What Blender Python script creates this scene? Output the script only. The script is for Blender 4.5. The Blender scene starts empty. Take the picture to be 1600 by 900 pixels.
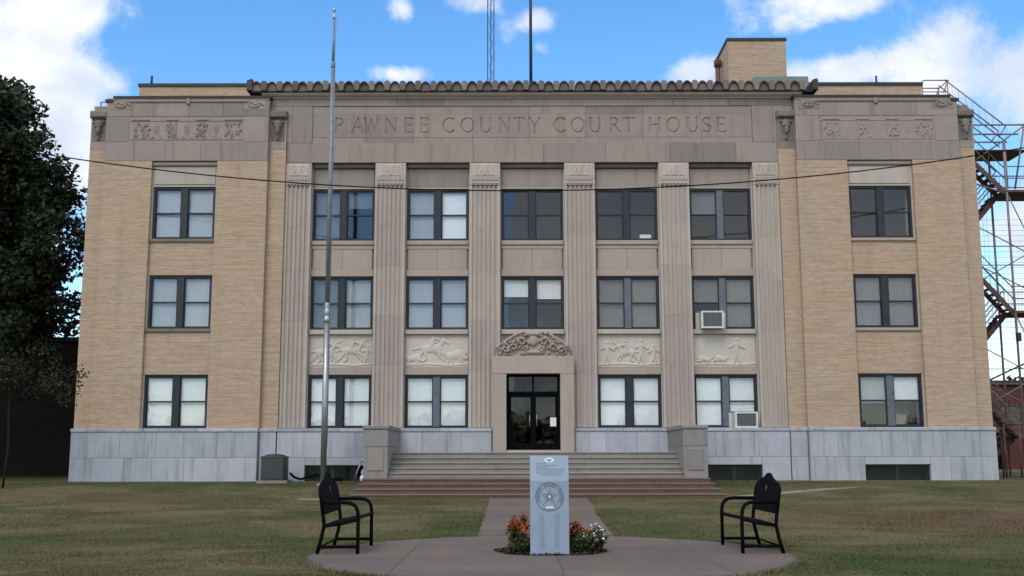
import bpy, math, random
import numpy as np
from mathutils import Vector, Matrix
R = math.radians
random.seed(7)
rng = np.random.default_rng(7)
scene = bpy.context.scene
col = scene.collection

# ------------------------------------------------------------------ camera
cam_d = bpy.data.cameras.new('camera'); cam = bpy.data.objects.new('camera', cam_d); col.objects.link(cam)
cam_d.sensor_width = 36.0; cam_d.lens = 36.0*1709/1600
cam_d.clip_start = 0.1; cam_d.clip_end = 3000
cam.location = (-0.77, 0.0, 1.5)
PITCH = math.atan(262/1709)
cam.matrix_world = Matrix.Translation(cam.location) @ Matrix.Rotation(math.pi/2+PITCH, 4, 'X') @ Matrix.Rotation(R(-0.10), 4, 'Z')
scene.camera = cam
scene.render.resolution_x, scene.render.resolution_y = 1024, 576

# ------------------------------------------------------------------ light
SUN_EL, SUN_AZ = 48.0, 203.0          # azimuth clockwise from +Y (behind the camera, to its left)
SUN_STRENGTH, SUN_ANGLE, SKY_STRENGTH, EXPOSURE = 1.15, 28.0, 0.15, 0.42
sd = bpy.data.lights.new('sun', 'SUN'); sun = bpy.data.objects.new('sun', sd); col.objects.link(sun)
sd.energy = SUN_STRENGTH; sd.angle = R(SUN_ANGLE); sd.color = (1.0, 0.95, 0.88)
sdir = Vector((math.sin(R(SUN_AZ))*math.cos(R(SUN_EL)), math.cos(R(SUN_AZ))*math.cos(R(SUN_EL)), math.sin(R(SUN_EL))))
sun.rotation_euler = (-sdir).to_track_quat('-Z', 'Y').to_euler()
sun.location = sdir*80
vs = scene.view_settings
vs.view_transform = 'Standard'; vs.look = 'None'; vs.gamma = 1.0; vs.use_curve_mapping = False; vs.exposure = EXPOSURE

world = bpy.data.worlds.new('World'); scene.world = world; world.use_nodes = True
wt = world.node_tree; wt.nodes.clear()
class NT:
    def __init__(s, t): s.t = t
    def n(s, typ, **kw):
        nd = s.t.nodes.new(typ)
        for k, v in kw.items():
            setattr(nd, k, v)
        return nd
    def link(s, a, b): s.t.links.new(a, b)
    def val(s, inp, v):
        if hasattr(v, 'is_linked') or hasattr(v, 'links'): s.t.links.new(v, inp)
        else: inp.default_value = v
    def m(s, op, a, b=None, c=None, clamp=False):
        nd = s.t.nodes.new('ShaderNodeMath'); nd.operation = op; nd.use_clamp = clamp
        s.val(nd.inputs[0], a)
        if b is not None: s.val(nd.inputs[1], b)
        if c is not None: s.val(nd.inputs[2], c)
        return nd.outputs[0]
    def mix(s, f, a, b, blend='MIX'):
        nd = s.t.nodes.new('ShaderNodeMix'); nd.data_type = 'RGBA'; nd.blend_type = blend
        s.val(nd.inputs['Factor'], f)
        ia, ib = [i for i in nd.inputs if i.type == 'RGBA']
        s.val(ia, a if not isinstance(a, tuple) else (*a, 1)[:4]); s.val(ib, b if not isinstance(b, tuple) else (*b, 1)[:4])
        return [o for o in nd.outputs if o.type == 'RGBA'][0]
    def noise(s, vec, scale, detail=4, rough=0.55, dist=0.0):
        nd = s.t.nodes.new('ShaderNodeTexNoise'); s.val(nd.inputs['Vector'], vec)
        nd.inputs['Scale'].default_value = scale; nd.inputs['Detail'].default_value = detail
        nd.inputs['Roughness'].default_value = rough; nd.inputs['Distortion'].default_value = dist
        return nd.outputs['Fac']
    def scalev(s, vec, sc):
        nd = s.t.nodes.new('ShaderNodeVectorMath'); nd.operation = 'MULTIPLY'; s.val(nd.inputs[0], vec); nd.inputs[1].default_value = sc
        return nd.outputs[0]
    def ramp(s, f, stops):
        nd = s.t.nodes.new('ShaderNodeValToRGB'); s.val(nd.inputs[0], f); e = nd.color_ramp.elements
        while len(e) < len(stops): e.new(0.5)
        for el, (p, c) in zip(e, stops):
            el.position = p; el.color = (*c, 1)
        return nd.outputs[0]
    def smooth(s, v, a, b):
        nd = s.t.nodes.new('ShaderNodeMapRange'); nd.interpolation_type = 'SMOOTHSTEP'; s.val(nd.inputs[0], v)
        nd.inputs[1].default_value = a; nd.inputs[2].default_value = b
        return nd.outputs[0]
def build_world():
    w = NT(wt)
    sky = w.n('ShaderNodeTexSky'); sky.sky_type = 'NISHITA'; sky.sun_disc = False
    sky.sun_elevation = R(SUN_EL); sky.sun_rotation = R(SUN_AZ)
    sky.air_density = 1.0; sky.dust_density = 0.3; sky.ozone_density = 1.6; sky.altitude = 200
    hs = w.n('ShaderNodeHueSaturation'); hs.inputs['Saturation'].default_value = 1.30; hs.inputs['Value'].default_value = 1.20
    w.link(sky.outputs[0], hs.inputs['Color'])
    tc = w.n('ShaderNodeTexCoord'); d = tc.outputs['Generated']
    sep = w.n('ShaderNodeSeparateXYZ'); w.link(d, sep.inputs[0])
    az = w.m('ARCTAN2', sep.outputs[0], sep.outputs[1])
    el = w.m('ARCSINE', sep.outputs[2])
    nz = w.noise(d, 9.0, 7, 0.60, 0.25)
    nz2 = w.noise(d, 34.0, 5, 0.6)
    def px(u, v):     # direction of a photograph pixel, in degrees
        a, b, f = u-800, 450-v, 1709.0
        y = f*math.cos(PITCH)-b*math.sin(PITCH); z = f*math.sin(PITCH)+b*math.cos(PITCH)
        return math.degrees(math.atan2(a, y)), math.degrees(math.asin(z/math.sqrt(a*a+y*y+z*z)))
    k = 1600/50.2*1.06
    blobs = []        # az, el, half width, half height (degrees), density
    for u, v, hw, hh, dn in ((35, 70, 95, 85, 1.25), (-90, 130, 120, 110, 1.2), (120, 20, 55, 35, .9), (145, 128, 60, 38, 1.0), (70, 185, 110, 60, .95), (100, 270, 60, 90, .55),
                         (628, 12, 24, 24, .75), (628, 118, 56, 22, 1.5), (738, 3, 52, 24, 1.2), (838, 30, 42, 28, 1.25), (788, 60, 24, 28, .8), (845, 75, 20, 11, .7),
                         (1075, 112, 45, 26, 1.05), (1240, 18, 75, 42, 1.05), (1330, 5, 60, 24, .8), (1290, 112, 110, 28, 1.2), (1420, 85, 80, 50, .9), (1500, 45, 40, 40, .85),
                         (1480, 140, 110, 35, .9), (1595, 95, 45, 50, .8), (1570, 180, 80, 45, .8), (1560, 360, 110, 60, .9), (1570, 500, 120, 50, .75), (1680, 330, 90, 140, .9), (1690, 60, 80, 70, .9), (1200, -40, 120, 40, .9), (60, -60, 130, 60, .9)):
        a, e = px(u, v); blobs.append((a, e, hw/k*1.05, hh/k*1.05, dn*.92))
    rr = random.Random(3)
    for i in range(30):      # the broken cloud deck goes on round the horizon and overhead, where it veils the sun
        a = 45+270*(i+rr.random())/30; e = 8+52*((i*7) % 30)/30
        blobs.append((a if a < 180 else a-360, e, rr.uniform(11, 20)/math.cos(R(e)), rr.uniform(7, 13), rr.uniform(.9, 1.3)))
    for a in (-150, -90, -30, 30, 90, 150): blobs.append((a+rr.uniform(-15, 15), rr.uniform(56, 76), 55, rr.uniform(8, 13), 1.1))
    tot = None
    for (a, e, ra, re, dn) in blobs:
        da = w.m('SUBTRACT', az, R(a)); de = w.m('SUBTRACT', el, R(e))
        qa = w.m('MULTIPLY', da, 1/R(ra)); qe = w.m('MULTIPLY', de, 1/R(re))
        s2 = w.m('ADD', w.m('MULTIPLY', qa, qa), w.m('MULTIPLY', qe, qe))
        b = w.m('MULTIPLY', w.m('EXPONENT', w.m('MULTIPLY', s2, -0.9)), dn)
        tot = b if tot is None else w.m('ADD', tot, b)
    f = w.m('ADD', tot, w.m('MULTIPLY', w.m('SUBTRACT', nz, 0.5), 3.6))
    f = w.m('ADD', f, w.m('MULTIPLY', w.m('SUBTRACT', nz2, 0.5), 0.35))
    cov = w.smooth(f, 0.30, 1.05)
    gate = w.smooth(tot, 0.05, 0.25)
    cov = w.m('MULTIPLY', cov, gate)
    shade = w.smooth(w.noise(w.scalev(d, (1, 1, 1.6)), 6.0, 5, 0.55), 0.35, 0.62)
    ccol = w.mix(shade, (3.5, 4.0, 4.85), (5.4, 5.45, 5.5))
    c = w.mix(cov, hs.outputs[0], ccol)
    bg = w.n('ShaderNodeBackground'); bg.inputs[1].default_value = SKY_STRENGTH
    w.link(c, bg.inputs[0])
    out = w.n('ShaderNodeOutputWorld'); w.link(bg.outputs[0], out.inputs[0])
build_world()

# ------------------------------------------------------------------ helpers
WT = {}                                    # world translation of every object
def place(o, parent, loc=(0, 0, 0)):
    col.objects.link(o); loc = Vector(loc)
    if parent is not None:
        o.parent = parent; o.location = loc - WT[parent.name]
    else: o.location = loc
    WT[o.name] = loc
    return o
def tag(o, label=None, cat=None, group=None, kind=None):
    for k, v in (('label', label), ('category', cat), ('group', group), ('kind', kind)):
        if v: o[k] = v
    return o
def thing(name, loc, label, cat, group=None):
    o = bpy.data.objects.new(name, None); o.empty_display_size = 0.2
    place(o, None, loc); return tag(o, label, cat, group)
def from_arrays(name, V, F, mat, parent=None, loc=(0, 0, 0), smooth=False):
    """V: (n,3) world coords, F: (m,k) int faces"""
    V = np.asarray(V, dtype=np.float32)-np.array(loc, dtype=np.float32); F = np.asarray(F, dtype=np.int32)
    me = bpy.data.meshes.new(name); k = F.shape[1]
    me.vertices.add(len(V)); me.vertices.foreach_set('co', V.ravel())
    me.loops.add(F.size); me.loops.foreach_set('vertex_index', F.ravel())
    me.polygons.add(len(F)); me.polygons.foreach_set('loop_start', np.arange(0, F.size, k, dtype=np.int32))
    me.polygons.foreach_set('loop_total', np.full(len(F), k, dtype=np.int32))
    if smooth: me.polygons.foreach_set('use_smooth', np.ones(len(F), dtype=bool))
    me.update(calc_edges=True); me.validate()
    me.materials.append(mat)
    return place(bpy.data.objects.new(name, me), parent, loc)
class MB:
    def __init__(s): s.v = []; s.f = []; s.sm = []
    def add(s, vs, fs, smooth=False):
        b = len(s.v); s.v += [tuple(p) for p in vs]
        for f in fs: s.f.append(tuple(b+i for i in f)); s.sm.append(smooth)
        return s
    def box(s, x0, x1, y0, y1, z0, z1, ch=0.0):
        if ch <= 0:
            return s.add([(x0,y0,z0),(x1,y0,z0),(x1,y1,z0),(x0,y1,z0),(x0,y0,z1),(x1,y0,z1),(x1,y1,z1),(x0,y1,z1)],
                     [(0,3,2,1),(4,5,6,7),(0,1,5,4),(1,2,6,5),(2,3,7,6),(3,0,4,7)])
        c = min(ch, (x1-x0)*.45, (z1-z0)*.45, (y1-y0)*.45)      # chamfer round the front (-y) face
        vs = [(x0+c,y0,z0+c),(x1-c,y0,z0+c),(x1-c,y0,z1-c),(x0+c,y0,z1-c),
              (x0,y0+c,z0),(x1,y0+c,z0),(x1,y0+c,z1),(x0,y0+c,z1),(x0,y1,z0),(x1,y1,z0),(x1,y1,z1),(x0,y1,z1)]
        return s.add(vs, [(0,1,2,3),(4,5,1,0),(5,6,2,1),(6,7,3,2),(7,4,0,3),(8,9,5,4),(9,10,6,5),(10,11,7,6),(11,8,4,7),(11,10,9,8)])
    def prism(s, pts, a0, a1, axis='y', smooth=False):
        """pts: closed 2-D outline; axis y -> (x,z) outline, axis x -> (y,z), axis z -> (x,y)"""
        def mk(p, a):
            return {'y': (p[0], a, p[1]), 'x': (a, p[0], p[1]), 'z': (p[0], p[1], a)}[axis]
        n = len(pts); vs = [mk(p, a0) for p in pts]+[mk(p, a1) for p in pts]
        fs = [tuple(range(n)), tuple(range(2*n-1, n-1, -1))]
        b = len(s.v); s.v += vs
        for f in fs: s.f.append(tuple(b+i for i in f)); s.sm.append(False)
        for i in range(n):
            j = (i+1) % n; s.f.append((b+i, b+n+i, b+n+j, b+j)); s.sm.append(smooth)
        return s
    def cyl(s, p0, p1, r0, r1=None, n=8, cap=True):
        return s.tube([p0, p1], [r0, r0 if r1 is None else r1], n, cap)
    def tube(s, pts, r, n=8, cap=True):
        pts = [Vector(p) for p in pts]; rs = r if isinstance(r, (list, tuple)) else [r]*len(pts)
        b = len(s.v); up = None
        for i, p in enumerate(pts):
            t = (pts[min(i+1, len(pts)-1)]-pts[max(i-1, 0)]).normalized()
            if up is None:
                up = Vector((0, 0, 1)) if abs(t.z) < .9 else Vector((1, 0, 0))
            u = t.cross(up)
            if u.length < 1e-5: u = t.cross(Vector((0, 1, 0)))
            u.normalize(); w = u.cross(t).normalized(); up = w
            for k in range(n):
                a = 2*math.pi*k/n; q = p+(u*math.cos(a)+w*math.sin(a))*rs[i]; s.v.append((q.x, q.y, q.z))
        for i in range(len(pts)-1):
            for k in range(n):
                k2 = (k+1) % n; s.f.append((b+i*n+k, b+i*n+k2, b+(i+1)*n+k2, b+(i+1)*n+k)); s.sm.append(True)
        if cap:
            s.f.append(tuple(b+k for k in range(n-1, -1, -1))); s.sm.append(False)
            e = b+(len(pts)-1)*n; s.f.append(tuple(e+k for k in range(n))); s.sm.append(False)
        return s
    def lathe(s, prof, c, n=16):
        """prof: (r,z) list, about a vertical axis at c"""
        b = len(s.v)
        for r, z in prof:
            for k in range(n):
                a = 2*math.pi*k/n; s.v.append((c[0]+r*math.cos(a), c[1]+r*math.sin(a), c[2]+z))
        for i in range(len(prof)-1):
            for k in range(n):
                k2 = (k+1) % n; s.f.append((b+i*n+k, b+i*n+k2, b+(i+1)*n+k2, b+(i+1)*n+k)); s.sm.append(True)
        s.f.append(tuple(b+k for k in range(n-1, -1, -1))); s.sm.append(False)
        e = b+(len(prof)-1)*n; s.f.append(tuple(e+k for k in range(n))); s.sm.append(False)
        return s
    def xf(s, M):
        s.v = [tuple(M @ Vector(p)) for p in s.v]; return s
    def build(s, name, mat, parent=None, loc=(0, 0, 0)):
        me = bpy.data.meshes.new(name)
        L = Vector(loc)
        me.from_pydata([(p[0]-L.x, p[1]-L.y, p[2]-L.z) for p in s.v], [], s.f)
        me.polygons.foreach_set('use_smooth', s.sm); me.update(); me.materials.append(mat)
        return place(bpy.data.objects.new(name, me), parent, loc)
def bx(name, mat, parent, *a, ch=0.0, kind=None):
    o = MB().box(*a, ch=ch).build(name, mat, parent)
    if kind: o['kind'] = kind
    return o

# ------------------------------------------------------------------ materials
MATS = {}
def mat(name, fn):
    m = bpy.data.materials.new(name); m.use_nodes = True; t = NT(m.node_tree)
    b = m.node_tree.nodes['Principled BSDF']; fn(t, b); MATS[name] = m; return m
def plain(name, c, rough=0.6, metal=0.0, var=0.12, scale=6.0, spec=0.4):
    def fn(t, b):
        tc = t.n('ShaderNodeTexCoord').outputs['Object']
        n = t.noise(tc, scale, 5)
        lo = tuple(x*(1-var) for x in c); hi = tuple(min(1, x*(1+var)) for x in c)
        t.link(t.ramp(n, [(0.3, lo), (0.7, hi)]), b.inputs['Base Color'])
        b.inputs['Roughness'].default_value = rough; b.inputs['Metallic'].default_value = metal
        b.inputs['Specular IOR Level'].default_value = spec
    return mat(name, fn)
def bump(t, b, h, strength=0.4, dist=0.02):
    bp = t.n('ShaderNodeBump'); bp.inputs['Strength'].default_value = strength; bp.inputs['Distance'].default_value = dist
    t.link(h, bp.inputs['Height']); t.link(bp.outputs[0], b.inputs['Normal'])
def brick_mat(name, c1, c2, mortar, bw=0.215, rh=0.072, ms=0.010, stain=0.25):
    def fn(t, b):
        tc = t.n('ShaderNodeTexCoord').outputs['Object']
        sp = t.n('ShaderNodeSeparateXYZ'); t.link(tc, sp.inputs[0])
        cb = t.n('ShaderNodeCombineXYZ'); t.link(t.m('ADD', sp.outputs[0], sp.outputs[1]), cb.inputs[0]); t.link(sp.outputs[2], cb.inputs[1])
        br = t.n('ShaderNodeTexBrick'); t.link(cb.outputs[0], br.inputs['Vector'])
        br.inputs['Scale'].default_value = 1.0; br.inputs['Brick Width'].default_value = bw; br.inputs['Row Height'].default_value = rh
        br.inputs['Mortar Size'].default_value = ms; br.inputs['Mortar Smooth'].default_value = 0.2; br.inputs['Bias'].default_value = 0.0
        br.inputs['Color1'].default_value = (*c1, 1); br.inputs['Color2'].default_value = (*c2, 1); br.inputs['Mortar'].default_value = (*mortar, 1)
        rows = t.noise(t.scalev(cb.outputs[0], (0.6, 13.9, 1)), 1.0, 2)          # courses differ from one another
        big = t.noise(tc, 0.45, 4)
        c = t.mix(t.smooth(rows, .35, .68), br.outputs['Color'], t.mix(1.0, br.outputs['Color'], (0.86, 0.82, 0.78), 'MULTIPLY'))
        streak = t.noise(t.scalev(tc, (2.2, 2.2, 0.16)), 1.0, 4)
        c = t.mix(t.m('MULTIPLY', t.smooth(streak, .5, .75), stain), c, t.mix(1.0, c, (0.70, 0.68, 0.66), 'MULTIPLY'))
        c = t.mix(t.m('MULTIPLY', t.smooth(big, .35, .65), .35), c, t.mix(1.0, c, (1.05, .93, .84), 'MULTIPLY'))
        t.link(c, b.inputs['Base Color']); b.inputs['Roughness'].default_value = 0.85; b.inputs['Specular IOR Level'].default_value = 0.25
        bump(t, b, t.m('SUBTRACT', t.m('MULTIPLY', rows, .3), br.outputs['Fac']), 0.6, 0.008)
    return mat(name, fn)
def stone_mat(name, stops, streak=0.35, mott=0.3, rough=0.8, dark=(0.55, 0.53, 0.52), sscale=(3.0, 3.0, 0.22)):
    def fn(t, b):
        tc = t.n('ShaderNodeTexCoord').outputs['Object']
        rnd = t.n('ShaderNodeObjectInfo').outputs['Random']
        base = t.ramp(rnd, stops)
        off = t.n('ShaderNodeCombineXYZ'); t.link(t.m('MULTIPLY', rnd, 37.0), off.inputs[0]); t.link(t.m('MULTIPLY', rnd, 11.0), off.inputs[2])
        va = t.n('ShaderNodeVectorMath'); va.operation = 'ADD'; t.link(tc, va.inputs[0]); t.link(off.outputs[0], va.inputs[1]); p = va.outputs[0]
        m1 = t.noise(p, 1.6, 6, .65); m2 = t.noise(p, 22.0, 4, .6)
        st = t.noise(t.scalev(p, sscale), 1.0, 5, .6)
        c = t.mix(t.m('MULTIPLY', t.smooth(m1, .38, .66), mott), base, t.mix(1.0, base, (0.80, 0.76, 0.74), 'MULTIPLY'))
        c = t.mix(t.m('MULTIPLY', t.smooth(st, .48, .72), streak), c, t.mix(1.0, c, dark, 'MULTIPLY'))
        c = t.mix(t.m('MULTIPLY', m2, .16), c, (0.12, 0.11, 0.10))
        t.link(c, b.inputs['Base Color']); b.inputs['Roughness'].default_value = rough; b.inputs['Specular IOR Level'].default_value = 0.25
        bump(t, b, t.m('ADD', m2, t.m('MULTIPLY', m1, 2.0)), 0.25, 0.01)
    return mat(name, fn)

BRICK = brick_mat('tan_brick', (0.4950, 0.3735, 0.2745), (0.4095, 0.2970, 0.2115), (0.4860, 0.4050, 0.3375))
STONE = stone_mat('limestone', [(0.0, (0.335, 0.285, 0.255)), (.3, (0.345, 0.292, 0.264)), (.55, (0.328, 0.268, 0.248)), (.8, (0.295, 0.258, 0.232)), (1.0, (0.235, 0.205, 0.198))], streak=.5)
PILST = stone_mat('pilaster_limestone', [(0.0, (0.515, 0.455, 0.405)), (.5, (0.500, 0.438, 0.392)), (1.0, (0.470, 0.402, 0.368))], streak=.25)
PINK = stone_mat('pink_limestone', [(0.0, (0.4450, 0.3649, 0.3115)), (.5, (0.4272, 0.3427, 0.3026)), (1.0, (0.4005, 0.3382, 0.2982))], streak=.25)
PALE = stone_mat('pale_carved_limestone', [(0.0, (0.5917, 0.5480, 0.4850)), (1.0, (0.5529, 0.5141, 0.4511))], streak=.12, mott=.2)
GREYST = stone_mat('grey_base_stone', [(0.0, (.44, .46, .52)), (.35, (.385, .41, .46)), (.7, (.485, .50, .565)), (1.0, (.35, .37, .425))], streak=.75, mott=.45, dark=(.60, .61, .64), sscale=(4.5, 4.5, .3))
CAPST = stone_mat('weathered_stone', [(0.0, (.22, .19, .17)), (1.0, (.17, .15, .135))], streak=.6)
CHEEK = stone_mat('grey_limestone', [(0.0, (.285, .275, .272)), (1.0, (.24, .235, .235))], streak=.4, mott=.4)
STEPST = stone_mat('step_stone', [(0.0, (.30, .275, .255)), (1.0, (.25, .235, .22))], streak=.2, mott=.5)
REDSTEP = brick_mat('red_paver', (0.16, 0.098, 0.072), (0.125, 0.076, 0.057), (0.14, 0.11, 0.092), stain=.4)
DARKBRICK = brick_mat('shaded_brown_brick', (0.016, 0.012, 0.011), (0.012, 0.010, 0.009), (0.016, 0.014, 0.013))  # near-black: the deep shade on this wall is put into the brick colour
REDBRICK = brick_mat('dark_red_brick', (0.115, 0.034, 0.028), (0.085, 0.025, 0.022), (0.10, 0.065, 0.06), bw=.3, rh=.1)
FRAME = plain('dark_window_frame', (0.020, 0.024, 0.032), 0.45, var=.2)
FRAMEGREY = plain('grey_window_mullion', (0.11, 0.13, 0.16), 0.5, var=.2)
WHITEP = plain('blind_white', (0.80, 0.81, 0.80), 0.7, var=.04)
BLINDG = plain('blind_grey', (0.42, 0.42, 0.42), 0.7, var=.06)
BLINDT = plain('blind_tan', (0.20, 0.185, 0.17), 0.7, var=.08)
BLINDD = plain('blind_dark', (0.12, 0.13, 0.145), 0.7, var=.1)
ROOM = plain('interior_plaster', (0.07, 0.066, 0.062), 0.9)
BLACKM = plain('black_powder_coat', (0.0035, 0.0035, 0.004), 0.75, var=.2, spec=.06)
NAVYM = plain('navy_black_panel', (0.0035, 0.004, 0.007), 0.75, var=.25, spec=.06)
STEEL = plain('galvanised_steel', (0.36, 0.38, 0.40), 0.42, 0.85, .15)
DULLST = plain('dull_grey_paint', (0.20, 0.22, 0.25), 0.5, 0.3, .15)
DARKST = plain('dark_mast_steel', (0.035, 0.04, 0.055), 0.55, 0.4)
RUST = plain('rusty_steel', (0.12, 0.066, 0.056), 0.8, 0.2, .45, 3.0)
FESTEEL = plain('fire_escape_steel', (0.24, 0.185, 0.175), 0.65, 0.3, .3, 3.0)
TILE = stone_mat('clay_tile', [(0.0, (.10, .075, .068)), (.5, (.08, .06, .055)), (1.0, (.06, .047, .044))], streak=.4, mott=.5)
PANTILE = stone_mat('sunlit_clay_tile', [(0.0, (.27, .22, .20)), (.5, (.22, .178, .16)), (1.0, (.14, .112, .10))], streak=.4, mott=.5)  # lighter copy of the clay, sunlit tone of the ribs put into the colour
TILEEND = stone_mat('mortar_fill', [(0.0, (.10, .082, .074)), (.5, (.17, .135, .12)), (1.0, (.22, .17, .15))], streak=.4, mott=.5)
COPING = plain('dark_coping', (0.030, 0.028, 0.030), 0.6)
MONU = None
def monu(t, b):
    tc = t.n('ShaderNodeTexCoord').outputs['Object']
    n = t.noise(tc, 2.0, 5); f = t.noise(tc, 90.0, 3)
    st = t.noise(t.scalev(tc, (9.0, 2.0, .35)), 1.0, 3)
    c = t.ramp(n, [(.3, (.255, .32, .42)), (.7, (.30, .365, .47))])
    c = t.mix(t.m('MULTIPLY', t.smooth(st, .5, .7), .5), c, (.27, .31, .37))
    c = t.mix(t.m('MULTIPLY', t.smooth(f, .5, .7), .25), c, (.2, .22, .25))
    t.link(c, b.inputs['Base Color']); b.inputs['Roughness'].default_value = .38
MONU = mat('blue_grey_granite', monu)
ENGR = plain('dark_engraved_granite', (0.13, 0.16, 0.20), .6)
PALEGR = plain('pale_frosted_granite', (0.62, 0.67, 0.74), .6)
def glass(t, b):
    nt = t.t; out = [n for n in nt.nodes if n.type == 'OUTPUT_MATERIAL'][0]
    tr = t.n('ShaderNodeBsdfTransparent'); tr.inputs[0].default_value = (.955, .97, .98, 1)
    gl = t.n('ShaderNodeBsdfGlossy'); gl.inputs['Roughness'].default_value = .03; gl.inputs[0].default_value = (.92, .95, 1, 1)
    tc = t.n('ShaderNodeTexCoord').outputs['Object']
    bp = t.n('ShaderNodeBump'); bp.inputs['Strength'].default_value = .06; bp.inputs['Distance'].default_value = .05
    t.link(t.noise(tc, 1.3, 2), bp.inputs['Height']); t.link(bp.outputs[0], gl.inputs['Normal'])
    fr = t.n('ShaderNodeLayerWeight'); fr.inputs[0].default_value = .5
    mx = t.n('ShaderNodeMixShader'); t.link(t.m('ADD', t.m('MULTIPLY', t.m('POWER', fr.outputs['Facing'], 5.0), .9), .040, clamp=True), mx.inputs[0])
    t.link(tr.outputs[0], mx.inputs[1]); t.link(gl.outputs[0], mx.inputs[2]); t.link(mx.outputs[0], out.inputs[0])
GLASS = mat('window_glass', glass)
DARKGLASS = mat('smoked_door_glass', glass)
for n_ in DARKGLASS.node_tree.nodes:
    if n_.type == 'BSDF_TRANSPARENT': n_.inputs[0].default_value = (.22, .22, .23, 1)
def concrete(name, c, seam=False):
    def fn(t, b):
        tc = t.n('ShaderNodeTexCoord').outputs['Object']
        n = t.noise(tc, .9, 6, .65); f = t.noise(tc, 30.0, 4); s = t.noise(tc, 3.0, 5, .7)
        cc = t.ramp(n, [(.3, tuple(x*.80 for x in c)), (.7, tuple(x*1.12 for x in c))])
        cc = t.mix(t.m('MULTIPLY', t.smooth(s, .52, .72), .5), cc, tuple(x*.55 for x in c)); cc = t.mix(t.m('MULTIPLY', t.smooth(t.noise(tc, .55, 4, .6, .5), .5, .66), .45), cc, (c[0]*1.25, c[1]*1.1, c[2]*1.05))
        cc = t.mix(t.m('MULTIPLY', f, .25), cc, tuple(x*.45 for x in c))
        rr_ = t.n('ShaderNodeObjectInfo').outputs['Random']; cc = t.mix(1.0, cc, t.ramp(rr_, [(0, (.88, .88, .9)), (1, (1.1, 1.07, 1.05))]), 'MULTIPLY')
        t.link(cc, b.inputs['Base Color']); b.inputs['Roughness'].default_value = .85
        bump(t, b, f, .3, .006)
    return mat(name, fn)
CONC = concrete('pinkish_concrete', (0.130, 0.106, 0.092))
CONCL = concrete('pale_concrete', (0.26, 0.235, 0.19))
GPAL = [(.36, (.150, .112, .070)), (.44, (.146, .130, .074)), (.50, (.104, .100, .048)), (.56, (.088, .094, .040)), (.64, (.046, .070, .022))]
def lawncol(t, tc):
    n1 = t.noise(tc, .30, 5, .62, .6); n2 = t.noise(t.scalev(tc, (.7, 1.6, 1)), 1.1, 5, .65)
    c = t.ramp(t.m('ADD', t.m('MULTIPLY', n1, .72), t.m('MULTIPLY', n2, .28)), GPAL)
    sp = t.n('ShaderNodeSeparateXYZ'); t.link(tc, sp.inputs[0])
    for (x, y, rx, ry, a) in ((10.5, 24.5, 4.8, 3.6, .9), (-12.0, 33.0, 3.5, 2.2, .55), (-6.4, 14.0, 1.2, .6, .6), (-10, 24, 4.5, 3.0, .3)):
        qx = t.m('MULTIPLY', t.m('SUBTRACT', sp.outputs[0], x), 1/rx); qy = t.m('MULTIPLY', t.m('SUBTRACT', sp.outputs[1], y), 1/ry)
        s2 = t.m('ADD', t.m('MULTIPLY', qx, qx), t.m('MULTIPLY', qy, qy))
        g = t.m('ADD', t.m('EXPONENT', t.m('MULTIPLY', s2, -1.0)), t.m('MULTIPLY', t.m('SUBTRACT', n2, .5), .8))
        c = t.mix(t.m('MULTIPLY', t.smooth(g, .15, .8), a), c, (.125, .086, .056))
    for (x, y, rx, ry, a) in ((4.6, 15.6, 1.5, 2.0, .85), (-1.9, 24, 1.0, 4.5, .6), (2.3, 23, .9, 3.5, .5), (-3.6, 14.0, 1.5, .8, .6), (0, 38.3, 30, .7, .4)):     # watered, greener edges
        qx = t.m('MULTIPLY', t.m('SUBTRACT', sp.outputs[0], x), 1/rx); qy = t.m('MULTIPLY', t.m('SUBTRACT', sp.outputs[1], y), 1/ry)
        g = t.m('ADD', t.m('EXPONENT', t.m('MULTIPLY', t.m('ADD', t.m('MULTIPLY', qx, qx), t.m('MULTIPLY', qy, qy)), -1.0)), t.m('MULTIPLY', t.m('SUBTRACT', n2, .5), .9))
        c = t.mix(t.m('MULTIPLY', t.smooth(g, .2, .85), a), c, (.050, .072, .022))
    return c
def soil(t, b):
    tc = t.n('ShaderNodeTexCoord').outputs['Object']
    c = lawncol(t, tc); f = t.noise(t.scalev(tc, (1, 1, 1)), 16.0, 5, .7)
    c = t.mix(t.m('MULTIPLY', t.smooth(f, .4, .7), .5), c, t.mix(1.0, c, (.45, .45, .4), 'MULTIPLY'))
    t.link(c, b.inputs['Base Color']); b.inputs['Roughness'].default_value = .95; b.inputs['Specular IOR Level'].default_value = .1
    bump(t, b, f, .8, .05)
SOIL = mat('lawn_ground', soil)
def blade(t, b):
    geo = t.n('ShaderNodeNewGeometry'); tc = t.n('ShaderNodeTexCoord').outputs['Object']
    c = lawncol(t, tc); r = geo.outputs['Random Per Island']
    c = t.mix(1.0, c, t.ramp(r, [(0, (.85, .85, .8)), (.5, (1.1, 1.1, 1.0)), (.9, (1.25, 1.25, 1.1)), (1, (1.6, 1.5, 1.2))]), 'MULTIPLY')
    t.link(c, b.inputs['Base Color']); b.inputs['Roughness'].default_value = .7; b.inputs['Specular IOR Level'].default_value = .2
BLADE = mat('grass_blades', blade)
def leafmat(name, a, c2, rough=.5):
    def fn(t, b):
        r = t.n('ShaderNodeNewGeometry').outputs['Random Per Island']
        t.link(t.ramp(r, [(0, a), (1, c2)]), b.inputs['Base Color']); b.inputs['Roughness'].default_value = rough
        b.inputs['Specular IOR Level'].default_value = .25
    return mat(name, fn)
LEAFD = leafmat('dark_leaf', (.013, .021, .010), (.027, .037, .015))
LEAFM = leafmat('young_leaf', (.010, .012, .006), (.024, .023, .011))
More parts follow.
